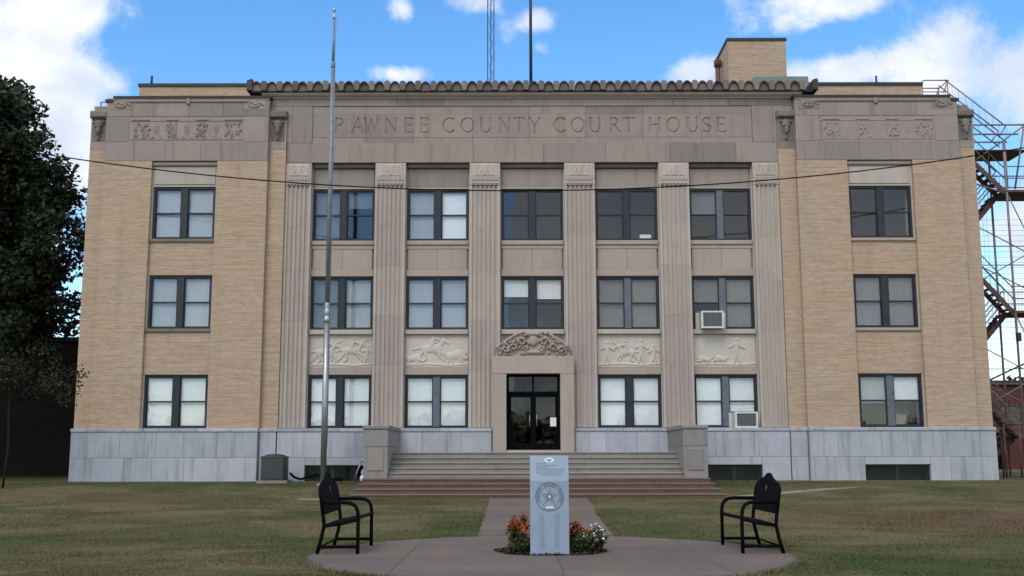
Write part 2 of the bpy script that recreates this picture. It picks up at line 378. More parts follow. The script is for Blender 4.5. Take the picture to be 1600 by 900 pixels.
LEAFG = leafmat('garden_leaf', (.020, .032, .012), (.050, .060, .020))
ORANGE = leafmat('orange_petal', (.20, .040, .012), (.42, .11, .022))
WHITEF = leafmat('white_petal', (.55, .55, .45), (.80, .80, .72))
BARK = plain('bark', (0.028, 0.022, 0.018), .9, var=.35, scale=9)
MULCH = leafmat('mulch_chip', (.030, .020, .014), (.10, .065, .045), .9)
PAPER = plain('paper', (.75, .77, .80), .7, var=.03)
ACWHITE = plain('aged_white_plastic', (.62, .62, .58), .5, var=.08)
ACGRILL = plain('grey_fin', (.14, .15, .16), .5, var=.15)
CONDENS = plain('olive_grey_metal', (.060, .064, .062), .5, .2, .15)
WIREM = plain('black_cable', (.006, .006, .007), .8, spec=.1)
GREENMETAL = plain('green_grey_metal', (.16, .22, .22), .5, .2)

# ------------------------------------------------------------------ ground
def gz(y, x=0.0):
    pts = [(-400, 0), (21, 0), (33.5, .21), (39.0, .60), (800, .60)]
    for (a, za), (b, zb) in zip(pts, pts[1:]):
        if y <= b:
            s = (y-a)/(b-a); return za+(zb-za)*s
    return .6
def ground():
    ys = [-700, -60, 0, 8, 12, 16, 20, 21, 24, 27, 30, 33.5, 35, 37, 39, 42, 50, 80, 200, 900]
    xs = [-900, -150, -60, -40]+list(range(-30, 31, 3))+[40, 60, 150, 900]
    V = [(x, y, gz(max(-400, y))+(.02*math.sin(x*.9+y*.6) if 22 < y < 38 and abs(x) > 7 else 0)) for y in ys for x in xs]; n = len(xs)
    F = [(j*n+i, j*n+i+1, (j+1)*n+i+1, (j+1)*n+i) for j in range(len(ys)-1) for i in range(n-1)]
    o = from_arrays('lawn', V, F, SOIL, smooth=True); o['kind'] = 'structure'
ground()
PC = (-0.2, 17.05); PR = 3.66; PS = 1.07
def disc(name, c, r, z0, z1, m, n=72, kind='structure', j=0.0, sy=1.0):
    pts = [(c[0]+(r+j*math.sin(7*a)+j*math.sin(13*a+1))*math.cos(a), c[1]+sy*(r+j*math.sin(7*a))*math.sin(a)) for a in [2*math.pi*k/n for k in range(n)]]
    o = MB().prism(pts, z1, z0, 'z').build(name, m); o['kind'] = kind; return o
plz = disc('plaza', PC, PR, -.1, .010, CONC, j=.015, sy=PS)
def clip(poly, a, b, c):                       # keep the side a*x+b*y <= c
    out = []
    for p, q in zip(poly, poly[1:]+poly[:1]):
        dp, dq = a*p[0]+b*p[1]-c, a*q[0]+b*q[1]-c
        if dp <= 0: out.append(p)
        if dp*dq < 0:
            t = dp/(dp-dq); out.append((p[0]+(q[0]-p[0])*t, p[1]+(q[1]-p[1])*t))
    return out
ell = [(PC[0]+(PR-.004)*math.cos(2*math.pi*k/72), PC[1]+PS*(PR-.004)*math.sin(2*math.pi*k/72)) for k in range(72)]
gx = [-9, -2.35, -.12, 2.05, 9]; gy = [10, 14.6, 16.45, 18.6, 26]
for xa, xb in zip(gx, gx[1:]):
    for ya_, yb_ in zip(gy, gy[1:]):
        pl = clip(clip(clip(clip(ell, 1, 0, xb-.005), -1, 0, -xa-.005), 0, 1, yb_-.005), 0, -1, -ya_-.005)
        if len(pl) > 2: MB().prism(pl, .022+random.uniform(0, .003), .0, 'z').build('slab', CONC, plz)
def strip(name, pts, hw, m, lift=.026):
    """pts: (x,y) centreline; hw half widths"""
    V = []; F = []
    for i, (x, y) in enumerate(pts):
        a = Vector(pts[max(i-1, 0)]); b = Vector(pts[min(i+1, len(pts)-1)]); t = (b-a).normalized(); nrm = Vector((t.y, -t.x))
        for s in (-1, 1):
            q = Vector((x, y))+nrm*s*hw[i]; V.append((q.x, q.y, gz(q.y)+lift))
    n = len(V)
    V += [(x, y, z-.12) for x, y, z in V]
    for i in range(len(pts)-1):
        F.append((2*i, 2*i+1, 2*i+3, 2*i+2)); F.append((n+2*i, n+2*i+2, n+2*i+3, n+2*i+1))
        F.append((2*i, 2*i+2, n+2*i+2, n+2*i)); F.append((2*i+1, n+2*i+1, n+2*i+3, 2*i+3))
    F.append((0, n, n+1, 1)); F.append((n-2, n-1, 2*n-1, 2*n-2))
    o = from_arrays(name, V, F, m); o['kind'] = 'structure'; return o
WALK = [(-.16, 20.2), (-.16, 21.0), (-.12, 24), (-.06, 28), (0, 31.6), (0, 33.46)]
WHW = [1.27, 1.28, 1.30, 1.36, 1.44, 1.47]
wk = strip('walkway', WALK, WHW, CONC, .014)
ys_ = [20.95, 22.4, 24.1, 25.9, 27.8, 29.7, 31.6, 33.45]
for a, b in zip(ys_, ys_[1:]):
    qs = []
    for y in (a+.005, b-.005):
        c = np.interp(y, [p[1] for p in WALK], [p[0] for p in WALK]); h = np.interp(y, [p[1] for p in WALK], WHW)-.004; qs.append((c, h, y))
    (c0, h0, y0), (c1, h1, y1) = qs; V = [(c0-h0, y0, gz(y0)+.026), (c0+h0, y0, gz(y0)+.026), (c1+h1, y1, gz(y1)+.026), (c1-h1, y1, gz(y1)+.026)]; V += [(x, y, z-.02) for x, y, z in V]
    MB().add(V, [(0, 1, 2, 3), (4, 7, 6, 5), (0, 4, 5, 1), (1, 5, 6, 2), (2, 6, 7, 3), (3, 7, 4, 0)]).build('slab', CONC, wk)
strip('side_path', [(-7.2, 33.45), (-6.6, 33.3), (-5.68, 33.3)], [.06]*3, CONCL, .03)
strip('side_path', [(5.68, 33.7), (6.6, 34.3), (7.7, 35.0), (9.1, 36.0), (10.6, 36.7)], [.10, .10, .10, .09, .06], CONCL, .03)

# grass blades ------------------------------------------------------
def grass():
    P = []
    for y0, y1, dens, h in ((12.6, 16.5, 1500, .040), (16.5, 21, 900, .045), (21, 28, 380, .05), (28, 39.8, 170, .055)):
        w0 = .55*y1+2.5; n = int((y1-y0)*2*w0*dens)
        x = rng.uniform(-w0-.77, w0-.77, n); y = rng.uniform(y0, y1, n)
        keep = ((x-PC[0])**2+((y-PC[1])/PS)**2 > (PR-.05+.05*rng.uniform(-1, 1, n)+.03*np.sin(3*x+5*y))**2) | (y > 20.9)
        keep &= ~((np.abs(x+.1) < 1.30) & (y > 20) & (y < 27)); keep &= ~((np.abs(x) < 1.48) & (y >= 27) & (y < 33.6))
        keep &= ~((np.abs(x) < 5.75) & (y > 33.3)); keep &= ~((y > 39.3)); keep &= ~((x > -7.7) & (x < -5.6) & (y > 32.6) & (y < 33.7))
        keep &= ~((x > 5.6) & (x < 10.7) & (np.abs(y-np.interp(x, [5.68, 6.6, 7.7, 9.1, 10.6], [33.7, 34.3, 35, 36, 36.7])+.25) < .5)); keep &= ~((x < -8.5) & (x > -9.8) & (y > 38.3))
        x, y = x[keep], y[keep]; P.append((x, y, np.full(len(x), h)))
    x = np.concatenate([p[0] for p in P]); y = np.concatenate([p[1] for p in P]); h = np.concatenate([p[2] for p in P])
    h = h*rng.uniform(.3, .85, len(x))*(.8+.5*np.sin(1.7*x+.6*y)*np.sin(2.3*y-.4*x))
    edge = (np.abs(np.hypot(x-PC[0], (y-PC[1])/PS)-PR) < .10) | ((np.abs(np.abs(x+.1)-1.36) < .10) & (y > 20.5) & (y < 30)); h = np.where(edge, .05+.03*rng.uniform(0, 1, len(x)), h)
    z = np.interp(y, [-400, 21, 33.5, 39.0, 800], [0, 0, .21, .60, .60])-.004
    a = rng.uniform(0, 2*np.pi, len(x)); w = rng.uniform(.006, .012, len(x))*(1+.03*(y-14)); lean = rng.uniform(0, .9, len(x))*h; b = rng.uniform(0, 2*np.pi, len(x))
    V = np.empty((len(x), 3, 3))
    V[:, 0] = np.stack([x-w*np.cos(a), y-w*np.sin(a), z], 1); V[:, 1] = np.stack([x+w*np.cos(a), y+w*np.sin(a), z], 1)
    V[:, 2] = np.stack([x+lean*np.cos(b), y+lean*np.sin(b), z+h], 1)
    o = from_arrays('grass', V.reshape(-1, 3), np.arange(len(x)*3).reshape(-1, 3), BLADE)
    tag(o, 'short patchy olive and brown lawn grass', 'grass', kind='stuff')
grass()

# ------------------------------------------------------------------ height-field carving
def hf(name, m, parent, x0, x1, z0, z1, y, fn, res=.02, back=.06, mask=None):
    nx = max(2, int(round((x1-x0)/res))); nz_ = max(2, int(round((z1-z0)/res)))
    xs = np.linspace(x0, x1, nx+1); zs = np.linspace(z0, z1, nz_+1); X, Z = np.meshgrid(xs, zs)
    H = fn(X, Z)
    V = np.stack([X, y-H, Z], -1).reshape(-1, 3); W = nx+1
    i, j = np.meshgrid(np.arange(nx), np.arange(nz_)); q = (j*W+i)
    F = np.stack([q, q+1, q+W+1, q+W], -1).reshape(-1, 4)
    if mask is not None:
        mk = mask((X[:-1, :-1]+X[1:, 1:])/2, (Z[:-1, :-1]+Z[1:, 1:])/2).ravel(); F = F[mk]
    # skirt round every open edge back to the wall
    E = np.concatenate([F[:, [0, 1]], F[:, [1, 2]], F[:, [2, 3]], F[:, [3, 0]]]); key = {}
    n = len(V); es = set(map(tuple, E.tolist())); bd = [e for e in es if (e[1], e[0]) not in es]
    ids = sorted({k for e in bd for k in e}); mp = {k: n+t for t, k in enumerate(ids)}
    V = np.concatenate([V, np.stack([V[ids, 0], np.full(len(ids), y+back), V[ids, 2]], 1)])
    S = np.array([[b, a, mp[a], mp[b]] for a, b in bd])
    return from_arrays(name, V, np.concatenate([F, S]), m, parent, smooth=False)
def capsules(caps):
    def fn(X, Z):
        H = np.zeros_like(X)
        for (ax, az_, bx_, bz, ra, rb, k) in caps:
            dx, dz = bx_-ax, bz-az_; L = dx*dx+dz*dz+1e-9
            t = np.clip(((X-ax)*dx+(Z-az_)*dz)/L, 0, 1); d = np.hypot(X-ax-t*dx, Z-az_-t*dz); r = ra+(rb-ra)*t
            h = k*np.sqrt(np.clip(1-(d/r)**2, 0, 1)); H = np.maximum(H, h)
        return H
    return fn
def shift(caps, ox, oz, s=1.0, flip=1):
    return [(ox+flip*s*a, oz+s*b, ox+flip*s*c, oz+s*d, s*r, s*q, k) for a, b, c, d, r, q, k in caps]
HORSE = [(-.32, .0, .22, .04, .15, .15, .055), (.22, .08, .42, .34, .11, .07, .05), (.42, .34, .58, .22, .065, .04, .05), (-.32, -.02, -.52, -.30, .08, .035, .045), (-.52, -.30, -.66, -.44, .03, .025, .045),
         (-.30, -.05, -.22, -.34, .07, .03, .05), (-.22, -.34, -.36, -.46, .03, .025, .05), (.22, -.04, .44, -.26, .06, .03, .045), (.44, -.26, .42, -.44, .03, .022, .045), (.18, -.06, .28, -.36, .055, .025, .055), (-.46, .06, -.72, -.02, .05, .02, .04),
         (-.04, .14, .02, .42, .09, .08, .065), (.04, .54, .05, .55, .07, .07, .065), (.02, .40, .26, .34, .035, .025, .06), (-.02, .12, .10, -.16, .05, .03, .07), (.05, .20, .70, .52, .012, .012, .05)]
BISON = [(-.3, .0, .22, .10, .17, .22, .06), (.30, .0, .46, -.10, .15, .09, .065), (.42, .08, .50, .16, .025, .015, .06), (-.30, -.08, -.40, -.42, .06, .03, .045), (-.18, -.1, -.16, -.42, .05, .03, .05), (.16, -.1, .26, -.42, .055, .03, .05), (.28, -.12, .40, -.40, .05, .03, .045), (-.46, .06, -.62, .20, .03, .015, .04)]
PERSON = [(0, -.12, 0, .22, .09, .10, .055), (0, .36, .01, .37, .07, .07, .055), (-.03, -.14, -.10, -.46, .06, .035, .05), (.03, -.14, .12, -.46, .06, .035, .05), (.06, .2, .28, .06, .04, .025, .055), (-.06, .2, -.24, .10, .04, .025, .05)]
PLANTS = [(x, -.46, x+dx, -.46+h, .02, .012, .03) for x, dx, h in ((-.9, .05, .2), (-.75, -.06, .26), (-.6, .05, .16), (.7, .05, .22), (.85, -.04, .28), (1.0, .05, .2))]
GROUNDL = [(-1.15, -.50, -.3, -.47, .05, .04, .03), (-.3, -.47, .5, -.52, .04, .05, .03), (.5, -.52, 1.15, -.47, .05, .04, .03)]

# ------------------------------------------------------------------ courthouse
CH = thing('courthouse', (0, 40, .6), 'three-storey tan brick and limestone courthouse with tiled cornice', 'courthouse')
GT = .56                                      # wall foot, a little below the grass
# shell ------------------------------------------------------------
shell = MB().box(-16.55, -16.15, 40.42, 56, GT, 14.3).build('side_wall', BRICK, CH)
MB().box(16.15, 16.55, 40.42, 56, GT, 14.3).build('side_wall', BRICK, CH)
MB().box(-16.14, 16.14, 55.6, 56, GT, 14.3).build('rear_wall', BRICK, CH)
MB().box(-16.14, 16.14, 41.0, 55.59, 14.0, 14.25).build('flat_roof', COPING, CH)
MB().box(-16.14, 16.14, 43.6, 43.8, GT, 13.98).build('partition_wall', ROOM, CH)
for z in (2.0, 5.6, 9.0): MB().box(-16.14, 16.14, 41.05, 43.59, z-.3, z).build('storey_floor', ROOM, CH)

# windows ------------------------------------------------------------
BL = {'w': WHITEP, 'g': BLINDG, 't': BLINDT, 'd': BLINDD}
def blind(parent, x0, x1, z0, z1, y, m, flat=False):
    b = MB(); n = max(2, int((z1-z0)/.05)); s = (z1-z0)/n
    if flat: b.box(x0, x1, y, y+.01, z0, z1)
    else:
        b.box(x0, x1, y-.015, y+.03, z1-.05, z1)
        for k in range(n):
            z = z0+k*s; b.add([(x0, y, z), (x1, y, z), (x1, y+.022, z+s*1.05), (x0, y+.022, z+s*1.05)], [(0, 1, 2, 3)])
    return b.build('blind', m, parent)
def window(parent, xc, z0, z1, y, lh, rh, w=2.36, mull=FRAME, openr=False, skip=()):
    hw = w/2; f = .075; ml = .125; zm = (z0+z1)/2-.0
    b = MB()
    b.box(xc-hw, xc-hw+f, y, y+.16, z0, z1); b.box(xc+hw-f, xc+hw, y, y+.16, z0, z1)
    b.box(xc-hw+f, xc+hw-f, y, y+.16, z1-f, z1); b.box(xc-hw+f, xc+hw-f, y, y+.16, z0, z0+.06)
    win = b.build('window', FRAME, parent)
    MB().box(xc-ml, xc+ml, y-.012, y+.15, z0+.06, z1-f, ch=.01).build('mullion', mull, win)
    for s, st in ((-1, lh), (1, rh)):
        xa, xb = (xc-hw+f, xc-ml) if s < 0 else (xc+ml, xc+hw-f)
        for up in (0, 1):
            za, zb = (z0+.06, zm+.025) if not up else (zm-.025, z1-f)
            yy = y+(.045 if up else .085); e = .042
            q = MB(); q.box(xa, xa+e, yy, yy+.035, za, zb); q.box(xb-e, xb, yy, yy+.035, za, zb)
            q.box(xa+e, xb-e, yy, yy+.035, za, za+.05); q.box(xa+e, xb-e, yy, yy+.035, zb-.05, zb)
            if (s, up) in skip: continue
            sa = q.build('sash', FRAME, win)
            MB().box(xa+e, xb-e, yy+.014, yy+.020, za+.05, zb-.05).build('pane', GLASS, win)
        if st:
            kind, drop = st[0], (float(st[1:].rstrip('f')) if len(st.rstrip('f')) > 1 else 1.0)
            blind(win, xa+.03, xb-.03, z1-f-(z1-z0-f-.06)*drop, z1-f, y+.15, BL[kind], st.endswith('f'))
    return win
YC = 40.62
CX = [-7.15, -3.575, 0.0, 3.575, 7.13]
Z1, Z2, Z3 = (2.50, 4.46), (6.15, 8.16), (9.53, 11.54)
row3 = [('df', 'd0.35f'), ('g', 'wf'), (None, None), (None, None), ('d.5f', None)]
row2 = [('d', 'g'), ('g', 'g'), ('w0.36', 'w0.40'), ('t', 'tf'), ('t0.5', 'tf')]
row1 = [('wf', 'w'), ('w', 'w'), None, ('wf', 'wf'), ('wf', 'w')]
for i, x in enumerate(CX):
    window(CH, x, *Z3, YC, *row3[i], mull=FRAMEGREY if i in (4,) else FRAME)
    window(CH, x, *Z2, YC, *row2[i], mull=FRAMEGREY if i in (3, 4) else FRAME, skip=())
    if row1[i]: window(CH, x, *Z1, YC, *row1[i], mull=FRAMEGREY if i in (1, 4) else FRAME)
YW = 40.22
for s, st in ((-1, (('gf', 'gf'), ('g', 'gf'), ('wf', 'w'))), (1, ((None, None), ('tf', 'tf'), ('g0.55', 'w0.5')))):
    for (za, zb), ss, k in zip((Z3, Z2, Z1), st, (0, 1, 2)):
        window(CH, s*13.09, za, zb, YW, *ss, w=2.34, mull=FRAMEGREY if (s, k) == (1, 2) else FRAME)

# centre wall: infill behind pilasters and round windows -------------
edges = [-9.97]+[v for x in CX for v in (x-1.18, x+1.18)]+[9.97]
for i in range(0, len(edges), 2):
    MB().box(edges[i], edges[i+1], 40.56, 41.0, GT, 12.5).build('wall', PILST, CH)
for i, x in enumerate(CX):
    xa, xb = x-1.178, x+1.178
    # spandrel between third and second storey
    sp = MB().box(xa, xb, 40.66, 41.0, Z2[1]+.002, Z3[0]-.002).build('spandrel', PINK, CH)
    MB().box(xa, xb, 40.50, 40.66, 9.36, Z3[0]-.004, ch=.02).build('sill', PINK, sp)
    MB().box(xa, xb, 40.55, 40.66, 9.20, 9.355, ch=.02).build('moulding', PINK, sp)
    nb = 2
    for k in range(nb):
        MB().box(xa+.06+k*(xb-xa-.12)/nb, xa+.06+(k+1)*(xb-xa-.12)/nb-.008, 40.56, 40.66, 8.42, 9.195, ch=.008).build('stone_block', PINK, sp)
    MB().box(xa, xb, 40.53, 40.66, Z2[1]+.006, 8.415, ch=.01).build('lintel', PINK, sp)
    # stone panel over the third-storey window
    tp = MB().box(xa, xb, 40.66, 41.0, Z3[1]+.002, 12.5).build('panel', PALE, CH)
    MB().box(xa+.05, xb-.05, 40.58, 40.66, Z3[1]+.05, 12.30).build('stone_block', STONE, tp)
    MB().box(xa, xb, 40.46, 40.66, 12.34, 12.495, ch=.03).build('moulding', CAPST, tp)
    MB().box(xa, xb, 40.57, 40.66, Z3[1]+.004, Z3[1]+.045).build('lintel', PILST, tp)
    if i != 2:
        rp = MB().box(xa, xb, 40.70, 41.0, Z1[1]+.002, Z2[0]-.002).build('spandrel', PALE, CH)
        MB().box(xa, xb, 40.47, 40.70, 5.97, Z2[0]-.004, ch=.015).build('sill', PILST, rp)
        MB().box(xa, xb, 40.53, 40.70, Z1[1]+.006, 4.72, ch=.015).build('lintel', PINK, rp)
        xm = x
        if i == 0: cp = shift(HORSE, xm-.55, 5.30, .85)+shift(HORSE, xm+.45, 5.36, .85)+shift(PERSON, xm+.98, 5.25, .7)+shift(GROUNDL, xm, 5.34)
        elif i == 1: cp = shift(HORSE, xm-.15, 5.42, 1.0)+shift(BISON, xm+.72, 5.16, .8)+shift(BISON, xm-.85, 5.05, .6)+shift(PLANTS, xm, 5.3, .9)+shift(GROUNDL, xm, 5.34)
        elif i == 3: cp = shift(PERSON, xm-.8, 5.30, .95)+shift(HORSE, xm-.1, 5.28, .75, -1)+shift(PERSON, xm+.45, 5.34, 1.0)+shift(PERSON, xm+.92, 5.22, .8, -1)+shift(PLANTS, xm, 5.9, .5)+shift(GROUNDL, xm, 5.34)
        else: cp = shift(PERSON, xm+.45, 5.36, 1.1)+shift(BISON, xm-.15, 5.02, .5, -1)+shift(BISON, xm-.75, 5.0, .5, -1)+shift(PLANTS, xm+.2, 5.4, .7)+shift(GROUNDL, xm, 5.34)
        cp = [(a, b, c, d, r, q, k*.80) for a, b, c, d, r, q, k in cp]
        hf('relief_panel', PALE, rp, xa+.01, xb-.01, 4.735, 5.96, 40.60, capsules(cp), .016, .09)
# entrance bay infill
MB().box(-1.178, 1.178, 40.66, 41.0, 5.2, Z2[0]-.002).build('spandrel', PALE, CH)
MB().box(-1.178, 1.178, 40.47, 40.655, 5.97, Z2[0]-.004, ch=.015).build('sill', PILST, CH)

# fluted pilasters -----------------------------------------------------
def flute_profile(x0, x1, yf, yb, n):
    pts = [(x0, yb), (x0, yf)]; w = (x1-x0); mg = .07; pitch = (w-2*mg)/n
    for k in range(n):
        a = x0+mg+k*pitch+.016; b = x0+mg+(k+1)*pitch-.016; r = (b-a)/2; c = (a+b)/2
        for t in range(7):
            an = math.pi*(1-t/6); pts.append((c+r*math.cos(an), yf+r*math.sin(an)*1.25))
    pts += [(x1, yf), (x1, yb)]
    return pts
PILX = [(-9.32, -8.36), (-5.93, -4.79), (-2.36, -1.22), (1.22, 2.36), (4.79, 5.93), (8.36, 9.32)]
for (xa, xb) in PILX:
    n = 5 if xb-xa < 1 else 6
    cap = MB(); cap.box(xa-.005, xb+.005, 40.285, 40.555, 11.62, 12.48)
    o = cap.build('pilaster', PILST, CH)
    orn = MB(); m = 7; w = (xb-xa-.1)/m
    for k in range(m):
        for zz in (11.66, 11.80):
            orn.box(xa+.05+k*w+.022, xa+.05+(k+1)*w-.022, 40.245, 40.287, zz, zz+.085, ch=.012)
    orn.box(xa, xb, 40.268, 40.287, 11.90, 11.93)
    xm = (xa+xb)/2
    orn.build('bead_course', PILST, o)
    e = [(xm-.30, 12.02, xm-.30, 12.38, .05, .05, .035), (xm+.30, 12.02, xm+.30, 12.38, .05, .05, .035), (xm, 12.06, xm, 12.34, .09, .12, .05), (xm-.12, 12.36, xm+.12, 12.36, .05, .05, .04),
         (xm-.18, 12.08, xm-.10, 12.30, .03, .03, .04), (xm+.18, 12.08, xm+.10, 12.30, .03, .03, .04), (xm-.36, 12.02, xm+.36, 12.02, .025, .025, .03)]
    hf('carved_capital', PILST, o, xa+.08, xb-.08, 11.96, 12.45, 40.283, capsules([q[:6]+(q[6]*.7,) for q in e]), .02, .03)
    zz = [2.52, 4.55, 6.4, 8.25, 9.9, 11.615]
    off = random.uniform(-.3, .3)
    zz = [zz[0]]+[z+off for z in zz[1:-1]]+[zz[-1]]
    for a, b in zip(zz, zz[1:]):
        MB().prism(flute_profile(xa, xb, 40.30, 40.555, n), a, b-.006, 'z').build('stone_block', PILST, o)

# base course: slabs and cap -----------------------------------------------
def slabs(xa, xb, y, z0, z1, wid, m, parent, name='stone_slab', depth=.2, skip=(), ch=.006):
    n = max(1, int(round((xb-xa)/wid))); cuts = [xa+(xb-xa)*k/n+(random.uniform(-.18, .18)*wid if 0 < k < n else 0) for k in range(n+1)]
    for a, b in zip(cuts, cuts[1:]):
        bx(name, m, parent, a+.004, b-.004, y+random.uniform(0, .003), y+depth, z0, z1, ch=ch)
def basecourse(xa, xb, y, opening=None):
    back = y+.03
    p = MB()
    if opening:
        oa, ob, oz = opening
        p.box(xa, oa, back, y+.5, GT, 2.44); p.box(ob, xb, back, y+.5, GT, 2.44); p.box(oa, ob, back, y+.5, oz, 2.44)
    else: p.box(xa, xb, back, y+.5, GT, 2.44)
    o = p.build('base_course', GREYST, CH)
    if opening:
        slabs(xa, oa, y, GT, 1.44, 1.1, GREYST, o); slabs(ob, xb, y, GT, 1.44, 1.1, GREYST, o)
        bx('stone_slab', GREYST, o, oa-.1, ob+.1, y-.004, y+.1, oz, 1.44, ch=.006) if False else None
        slabs(oa, ob, y, oz, 1.44, 2.6, GREYST, o)
        slabs(xa, xb, y, 1.448, 2.36, 1.35, GREYST, o)
    else:
        slabs(xa, xb, y, GT, 1.44, 1.2, GREYST, o); slabs(xa, xb, y, 1.448, 2.36, 1.35, GREYST, o)
    slabs(xa-.02, xb+.02, y-.035, 2.365, 2.495, 2.2, GREYST, o, 'cap_stone', depth=.4, ch=.02)
    return o
for s in (-1, 1):
    op = (11.95, 14.3, 1.17) if s > 0 else None
    basecourse(min(s*9.99, s*16.12), max(s*9.99, s*16.12), 39.90, op)
    basecourse(min(s*9.36, s*9.965), max(s*9.36, s*9.965), 40.10)
    basecourse(min(s*16.145, s*16.80), max(s*16.145, s*16.80), 40.06)
    basecourse(min(s*1.52, s*5.0), max(s*1.52, s*5.0), 40.14)
    basecourse(min(s*5.02, s*9.33), max(s*5.02, s*9.33), 40.141, (min(s*6.28, s*8.30), max(s*6.28, s*8.30), 1.17))
# basement windows
for (xa, xb, y) in ((-8.30, -6.28, 40.30), (6.28, 8.30, 40.30), (11.95, 14.3, 40.06)):
    b = MB(); b.box(xa, xb, y, y+.1, 1.10, 1.17); b.box(xa, xa+.06, y, y+.1, GT, 1.10); b.box(xb-.06, xb, y, y+.1, GT, 1.10); b.box((xa+xb)/2-.06, (xa+xb)/2+.06, y, y+.1, GT, 1.10)
    bw = b.build('basement_window', FRAME, CH)
    for q in (0, 1):
        x0, x1 = (xa+.06, (xa+xb)/2-.06) if q == 0 else ((xa+xb)/2+.06, xb-.06)
        MB().box(x0, x1, y+.04, y+.05, GT, 1.10).build('pane', GLASS, bw)
    MB().box(xa-.1, xb+.1, y+.5, y+.6, GT, 1.5).build('backing', ROOM, bw)

# wings ----------------------------------------------------------------------
for s in (-1, 1):
    def X(a, b): return (min(s*a, s*b), max(s*a, s*b))
    MB().box(*X(9.97, 11.86), 40.0, 40.9, 2.50, 12.495).build('brick_pier', BRICK, CH)
    MB().box(*X(14.32, 16.13), 40.0, 40.9, 2.50, 12.495).build('brick_pier', BRICK, CH)
    ca, cb = X(11.862, 14.318)
    for (za, zb) in ((Z1[1], Z2[0]), (Z2[1], Z3[0])):
        MB().box(ca, cb, 40.15, 40.9, za+.003, zb-.125).build('brick_spandrel', BRICK, CH)
        MB().box(ca+.01, cb-.01, 40.08, 40.9, zb-.12, zb-.003, ch=.015).build('sill', CAPST if s < 0 else PINK, CH)
    MB().box(ca+.002, ca+.056, 40.16, 40.9, 2.5, 11.55).build('jamb', PILST, CH); MB().box(cb-.056, cb-.002, 40.16, 40.9, 2.5, 11.55).build('jamb', PILST, CH)
    hp = MB().box(ca, cb, 40.17, 40.9, Z3[1]+.004, 12.49).build('panel', PALE, CH)
    MB().box(ca, cb, 40.06, 40.168, 12.33, 12.488, ch=.03).build('moulding', STONE, hp)
    MB().box(ca+.08, cb-.08, 40.13, 40.168, 11.62, 12.27, ch=.01).build('stone_block', PILST, hp)
    # corner strips
    for (a, b, y) in ((9.335, 9.965, 40.20), (16.14, 16.75, 40.16)):
        xa, xb = X(a, b)
        MB().box(xa, xb, y, 40.9 if a < 10 else 42.0, 2.50, 13.0).build('brick_strip', BRICK, CH)
        hd = MB().box(xa, xb, y-.01, 40.9 if a < 10 else 41.2, 13.005, 14.2).build('corbel_block', STONE, CH)
        xm = (xa+xb)/2
        MB().box(xa-.03 if s*1 else xa, xb+.03, y-.16, 40.88 if a < 10 else 41.2, 14.205, 14.48, ch=.05).build('corbel_cap', CAPST, hd)
        e = [(xm, 13.72, xm, 13.98, .13, .17, .16), (xm-.09, 13.86, xm-.09, 13.88, .06, .06, .20), (xm+.09, 13.86, xm+.09, 13.88, .06, .06, .20), (xm, 13.60, xm, 13.74, .07, .1, .19), (xm, 13.38, xm, 13.55, .05, .09, .08), (xm-.2, 14.05, xm+.2, 14.05, .05, .05, .1)]
        hf('carved_head', CAPST, hd, xa+.06, xb-.06, 13.3, 14.19, y-.012, capsules(e), .025, .02)
        MB().box(xa+.05, xb-.10 if s > 0 else xb-.05, y+.1, 41.2, 14.485, 14.72).build('parapet_step', STONE, hd) if a > 10 else None
    # wing frieze
    fr = MB().box(*X(9.97, 16.13), 40.02, 40.9, 12.502, 14.94).build('frieze', STONE, CH)
    xa, xb = X(9.97, 16.13)
    slabs(xa, xb, 40.0, 12.505, 13.24, 1.25, STONE, fr, 'stone_block', .05)
    pa, pb = X(10.88, 15.25)
    for (u, v) in (X(9.97, 10.88), X(15.25, 16.13)):
        bx('stone_block', STONE, fr, u+.004, v-.004, 40.0, 40.05, 13.248, 14.23, ch=.006)
    rs = random.Random(20+s); caps = [(pa+.05, 14.06, pb-.05, 14.06, .03, .03, .03), (pa+.05, 13.33, pb-.05, 13.33, .03, .03, .03)]
    gw = (pb-pa)
    for g, (c0, c1) in enumerate(((.03, .17), (.32, .42), (.58, .68), (.83, .97))):
        ga, gb = pa+gw*c0, pa+gw*c1; caps.append((ga, 14.10, gb, 14.10, .045, .045, .055))
        for k in range(22):
            x = rs.uniform(ga, gb); z = rs.uniform(13.38, 13.95); l = rs.uniform(.04, .2); a = rs.choice((math.pi/2, math.pi/2, rs.uniform(0, 3.1)))
            caps.append((x, z, x+l*math.cos(a)*.6, min(14.0, z+l*math.sin(a)), .035, .025, rs.uniform(.03, .062)))
    for k in range(26):
        x = rs.uniform(pa+.1, pb-.1); caps.append((x, 13.38, x+rs.uniform(-.1, .1), 13.38+rs.uniform(.03, .14), .03, .02, rs.uniform(.02, .05)))
    for c in (.24, .50, .755):
        caps.append((pa+gw*c, 13.62, pa+gw*c, 13.80, .10, .13, .02))
    hf('relief_panel', STONE, fr, pa+.006, pb-.006, 13.252, 14.226, 40.03, capsules(caps), .02, .03)
    slabs(xa, xb, 40.0, 14.238, 14.78, 1.5, STONE, fr, 'stone_block', .05)
    bx('moulding', STONE, fr, xa+.5, xb-.5, 39.955, 40.05, 14.785, 14.86, ch=.02)
    slabs(xa, xb, 39.985, 14.865, 14.945, 2.0, STONE, fr, 'stone_block', .06)
